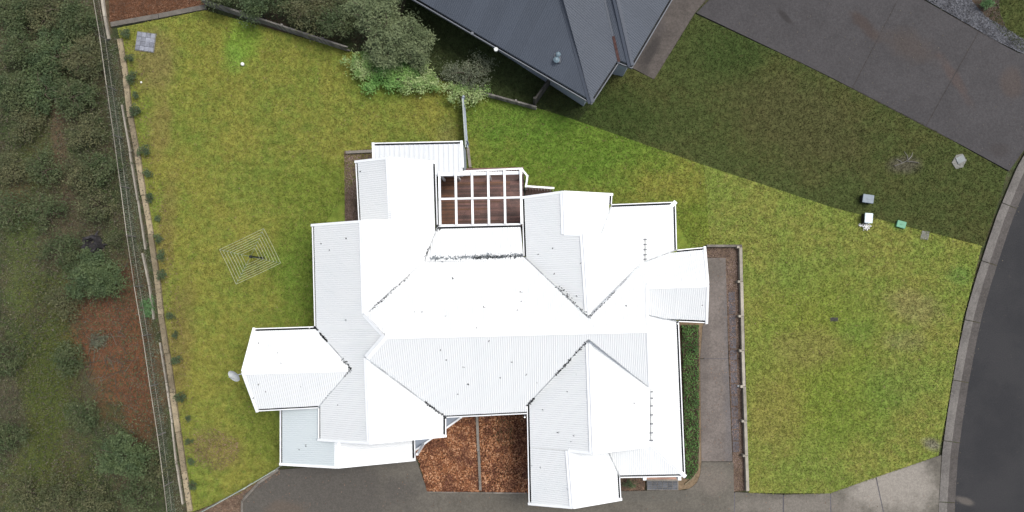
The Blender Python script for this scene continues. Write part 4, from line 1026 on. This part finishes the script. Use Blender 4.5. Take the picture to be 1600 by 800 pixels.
for i, (x, y, k, where) in enumerate(lay):
    rr = 1.0 + .35 * ((i * 37) % 10) / 10
    if y < 180: h, n, rr = .95 + .05 * (i % 7), 4600, rr * .92
    else: h, n, rr = 1.0, 1900, rr * .8
    tree('scrub_tree', x, y, rr, rr * .92, h, n, L_[k], '%s scrubby crown %s' % ({'dark': 'dark green', 'olive': 'dull olive', 'blue': 'bluish green'}[k], where), 'shrub', 'scrubby crowns of the bushland', (.06, .15), 60 if y < 180 else 34, .17 if y < 180 else .2, .4, z0=-.3, seed=100 + i)
# small dark shrubs along the sleeper wall
sh = [(195,51,10),(202,89,8),(205,121,10),(210,147,7),(211,172,12),(226,234,12),(230,271,9),(232,309,10),(245,341,8),(248,372,10),(251,399,9),(252,429,10),(266,494,12),(273,524,8),(275,562,11),(282,620,10),(292,655,7),(294,691,10),(298,721,9),(301,759,10)]
wh = ['beside the corner edging', 'just below the pit cover', 'left of the tiny white ball', 'below the tiny white ball', 'where the plank row starts', 'on the bend of the wall', 'below the bend of the wall', 'above left of the clothesline', 'left of the clothesline top corner', 'level with the clothesline upper lines',
      'level with the clothesline post', 'level with the clothesline bottom corner', 'level with the vivid weeds', 'just below the vivid weeds', 'level with the satellite dish', 'level with the lower edge of the left gable', 'left of the greyer garage roof', 'left of the bare brown patch', 'below the bare brown patch', 'nearest the diagonal fence']
protos = []
for i, (x, y, r) in enumerate(sh):
    if i < 4: 
        o = tree('garden_shrub', x, y, .26, .24, .45, 420, L_['shrub'], '', 'shrub', None, (.05, .11), 16, .055, .35, seed=500 + i); protos.append(o)
    else:
        o = copy_tree(protos[i % 4]); c = P(x, y, .3); o.location = (c.x, c.y, 0); o.rotation_euler = (0, 0, i * 1.3)
    s_ = r / 9.5 * random.uniform(.75, 1.15); o.scale = (s_, s_ * random.uniform(.75, 1.1), s_)
    tag(o, 'small dark shrub inside the left wall, ' + wh[i], 'shrub', 'small shrubs in a row along the sleeper wall')
for pts_, d_, lab_ in (([(303, 690), (330, 668), (372, 684), (376, 712), (345, 736), (306, 728)], 260, 'dry brown dead grass on the worn patch near the diagonal fence'),
                       ([(x + 9, y) for x, y in LEFT_EDGE[1:13]] + [(x + 34, y) for x, y in LEFT_EDGE[1:13]][::-1], 60, 'brown leaf litter scattered along the shrub row inside the left wall')):
    xy = scatter(pts_, d_, (), 0); XYZ = np.concatenate([xy, RNG.uniform(.03, .08, len(xy))[:, None]], 1)
    tag(flakes(XYZ, .04, .12, .3, CH['dull'], 'dry_litter', .4), lab_, 'leaf litter', kind='stuff')
for pts_, d_, lab_, z_ in ((back_lawn, 1.6, 'few dry leaves fallen on the back lawn', .05), (front_lawn, 1.2, 'few dry leaves fallen on the front lawn', .05),
                           ([(382, 776), (437, 736), (650, 718), (668, 771), (1460, 771), (1460, 830), (382, 830)], 5, 'dry leaves and grit on the driveway', .042),
                           ([(1096, 404), (1134, 404), (1144, 764), (1096, 740)], 9, 'dry leaves on the side path', .038),
                           ([(1088, 22), (1440, -20), (1590, 84), (1600, 220), (1576, 264), (1250, 98)], 3, 'dry leaves and grit on the neighbour driveway', .04)):
    xy = scatter(pts_, d_, (house_hole,), 0); XYZ = np.concatenate([xy, np.full((len(xy), 1), z_)], 1)
    tag(flakes(XYZ, .03, .09, .5, CH['dull'] if 'neighbour' not in lab_ else CH['litter'], 'fallen_leaves', .15), lab_, 'leaves', kind='stuff')
gk = [(p.x, p.y) for p in rs if p.y > 150]
gk2 = off(gk, 24)
xy = scatter([(x + 12, y) for x, y in gk] + [(x + 8, y) for x, y in gk2][::-1], 9); XYZ = np.concatenate([xy, np.full((len(xy), 1), -.034)], 1)
tag(flakes(XYZ, .03, .09, .5, CH['litter'], 'kerb_grit', .12), 'grit and leaf bits lying in the kerb gutter', 'grit', kind='stuff')
# vivid weeds by the fence and loose weeds in the strip
tree('weed_clump', 231, 478, .28, .5, .5, 1200, L_['vivid'], 'vivid green weed clump in the fence strip left of the wall', 'weed', None, (.05, .12), 22, .08, .4, z0=-.3)
tree('grass_clump', 1543, 4, .35, .25, .5, 700, L_['vivid'], 'bright green strappy plant in the bed at the top right edge', 'plant', None, (.08, .2), 12, .07, .15)
strip_px = [(x - 36, y) for x, y in LEFT_EDGE[:14]] + [(x - 4, y) for x, y in LEFT_EDGE[:14]][::-1]
xy = scatter(strip_px, 620); XYZ = np.concatenate([xy, RNG.uniform(-.22, -.05, len(xy))[:, None]], 1)
tag(flakes(XYZ, .04, .12, .35, L_['weed'], 'weeds', .6), 'tangled grey green weeds and litter between the wire fence and wall', 'weeds', kind='stuff')
sl = [(x - 6, y) for x, y in LEFT_EDGE[1:14]] + [(x + 7, y) for x, y in LEFT_EDGE[1:14]][::-1]
xy = scatter(sl, 50); XYZ = np.concatenate([xy, RNG.uniform(.125, .14, len(xy))[:, None]], 1)
tag(flakes(XYZ, .05, .13, .4, CH['litter'], 'wall_litter', .12), 'dead leaves lying on top of the left sleeper wall', 'leaf litter', kind='stuff')
# bushland litter and ground cover
bush_px = [(-20, -20), (152, -20), (200, 250), (232, 500), (275, 830), (-20, 830)]
for mat_, d, lab, nm, cat in ((L_['olive'], 55, 'low olive ground cover of the bushland floor', 'ground_cover', 'ground cover'), (CH['litter'], 75, 'grey brown leaf litter of the bushland floor', 'leaf_litter', 'leaf litter'), (L_['dark'], 55, 'dark fern like ground cover of the bushland floor', 'ground_cover', 'ground cover')):
    xy = scatter(bush_px, d); XYZ = np.concatenate([xy, RNG.uniform(-.30, -.12, len(xy))[:, None]], 1)
    tag(flakes(XYZ, .05, .14, .4, mat_, nm, .5), lab, cat, kind='stuff')
xy = scatter([(120, 470), (235, 470), (262, 660), (225, 660), (150, 600)], 150); XYZ = np.concatenate([xy, RNG.uniform(-.26, -.14, len(xy))[:, None]], 1)
tag(flakes(XYZ, .04, .10, .4, CH['soil'], 'red_litter', .4), 'rusty red litter over the bare soil patch', 'leaf litter', kind='stuff')
xy = scatter([(20, 440), (90, 430), (150, 760), (70, 780), (20, 600)], 220); o = blades('moss_grass', xy, -.30, .08, .22, .03, grass('mossy_strip', (.105, .118, .032), (.088, .112, .030), (.075, .112, .030), (.085, .08, .042))); tag(o, 'mossy green strip of grass through the bushland', 'grass', kind='stuff')
xy = scatter([(330, -20), (560, -20), (700, 100), (740, 140), (540, 74), (330, 8)], 120); XYZ = np.concatenate([xy, RNG.uniform(-.02, .1, len(xy))[:, None]], 1)
tag(flakes(XYZ, .06, .15, .4, L_['dark'], 'ground_cover', .5), 'dark low ground cover under the trees above the top fence', 'ground cover', kind='stuff')
sheet('hedge_bed', [(1060, 500), (1100, 500), (1094, 560), (1096, 722), (1095, 742), (1089, 755), (1078, 763), (1060, 766)], .012, simple('sandy_bed_soil', (.17, .125, .08), .95, .1, .4, 5, 28, .6))
# hedge by the side path
hp = [(1066, 508), (1092, 508), (1093, 600), (1093, 690), (1091, 735), (1080, 749), (1072, 748)]
he = empty('hedge', P(1080, 630)); tag(he, 'clipped green hedge between the white roof and the side path', 'hedge')
xy = scatter(hp, 520, (), .4); hz = .38 + .10 * np.sin(xy[:, 0] * 7) * np.cos(xy[:, 1] * 5) ; XYZ = np.concatenate([xy, (hz + RNG.uniform(-.22, .08, len(xy)))[:, None]], 1) - np.array(he.location)
flakes(XYZ, .05, .11, .6, L_['hedge'], 'foliage', .45, parent=he)
m = MB(); m.prism([P(x, y, .2) - he.location for x, y in hp], 0, .18); m.build('soil', M['mulch_brown'], he)
for k in range(9):
    y = 520 + k * 27; m = MB(); g = P(1080, y) - he.location; m.tube([g, g + Vector((.03, .02, .35))], [.03, .012], 6); m.build('stem', M['trunk'], he)
# earth kerb round the hedge's lower corner
m = MB(); 
arc = [P(1093, 690, .05), P(1092, 720, .05), P(1084, 745, .05), P(1070, 757, .05)]
for a, b in zip(arc, arc[1:]): m.bar(a, b, .06, .10)
hk = m.build('edging_strip', M['sleeper'], None); tag(hk, 'thin curved tan edging round the lower end of the hedge', 'edging')
# white blossoms at the pale box
bl = empty('blossom_clump', P(1352, 354)); tag(bl, 'clump of white blossoms below the pale blue box', 'flowers')
pts = np.array([(random.gauss(0, .10), random.gauss(0, .08), random.uniform(.05, .16)) for _ in range(130)] + [(random.gauss(-.22, .07), random.gauss(.06, .03), .08) for _ in range(30)])
flakes(pts, .04, .08, .8, M['white'], 'petals', .4, parent=bl); flakes(pts * .9 - np.array([0, 0, .03]), .03, .07, .5, L_['weed'], 'foliage', .5, parent=bl)
# flowers/plants in porch bed and courtyard weeds
tree('porch_plant', 985, 755, .3, .2, .45, 500, L_['shrub'], 'low green plant in the dark bed left of the front porch', 'plant', None, (.04, .09), 12, .07, .4)
xy = scatter([(775, 655), (800, 655), (806, 690), (790, 700), (770, 684)], 260); XYZ = np.concatenate([xy, RNG.uniform(.03, .10, len(xy))[:, None]], 1)
tag(flakes(XYZ, .04, .09, .35, L_['olive'], 'weeds', .5), 'thin olive weeds in the right half of the courtyard mulch', 'weeds', kind='stuff')
# charred stump and sticks
st = empty('tree_stump', P(147, 382, -.3)); tag(st, 'charred hollow tree stump with broken rim in the bushland', 'tree stump')
m = MB(); N = 14; ring = []
for lvl, (rr, z) in enumerate(((.52, -.05), (.46, .2), (.42, .42), (.30, .40), (.20, .12))):
    ring.append([Vector((rr * (1 + .16 * math.sin(3 * k + lvl) + .1 * math.sin(5 * k)) * math.cos(2*math.pi*k/N), rr * (1 + .14 * math.cos(4 * k)) * math.sin(2*math.pi*k/N), z + (.09 * math.sin(5 * k + 1) if 1 <= lvl <= 3 else 0))) for k in range(N)])
for a, b in zip(ring, ring[1:]):
    for k in range(N): m.poly([a[k], a[(k+1) % N], b[(k+1) % N], b[k]])
m.poly(ring[-1]); m.build('trunk', M['char'], st)
for k in range(5):
    a = 1.3 * k; MB().tube([(.4 * math.cos(a), .4 * math.sin(a), .1), (.75 * math.cos(a), .75 * math.sin(a), -.02)], [.09, .03], 6).build('root', M['char'], st)
for (cx, cy, n, lab) in ((165, 560, 34, 'loose pile of brown sticks on the red soil'), (88, 160, 7, 'few fallen grey branches along the brown gully')):
    r = empty('stick_pile', P(cx, cy, -.26)); tag(r, lab, 'sticks')
    for k in range(n):
        a = random.uniform(0, math.pi); L = random.uniform(.35, 1.0); o_ = Vector((random.gauss(0, .45 if n < 10 else .7), random.gauss(0, .45 if n < 10 else .8), random.uniform(.02, .16))); d = Vector((math.cos(a) * L / 2, math.sin(a) * L / 2, .03))
        MB().tube([o_ - d, o_ + Vector((.04, .03, .03)), o_ + d], [.022, .018, .008], 5).build('stick', M['paling'] if n < 10 else M['trunk'], r)
# pebble strip and bed at the top right
peb = [(1437, -6), (1470, -30), (1500, -20), (1540, 26), (1572, 44), (1600, 62), (1600, 84), (1590, 80), (1545, 58), (1530, 48)]
sheet('pebble_strip', peb, .006, M['pebble'])
xy = scatter(peb, 330); XYZ = np.concatenate([xy, RNG.uniform(.015, .04, len(xy))[:, None]], 1)
tag(flakes(XYZ, .05, .10, .8, leafmat('dark_pebble_stone', (.05, .052, .060), (.13, .135, .15), (.045, .046, .052), .6), 'pebbles', .3), 'dark blue grey pebbles above the neighbour driveway', 'pebbles', kind='stuff')
bed('neighbour_bed', [(1500, -20), (1560, -20), (1562, 20), (1572, 44), (1540, 26)], .008, M['mulch_brown'], CH['litter'], 300, 'grey brown mulch bed at the top right above the pebbles')
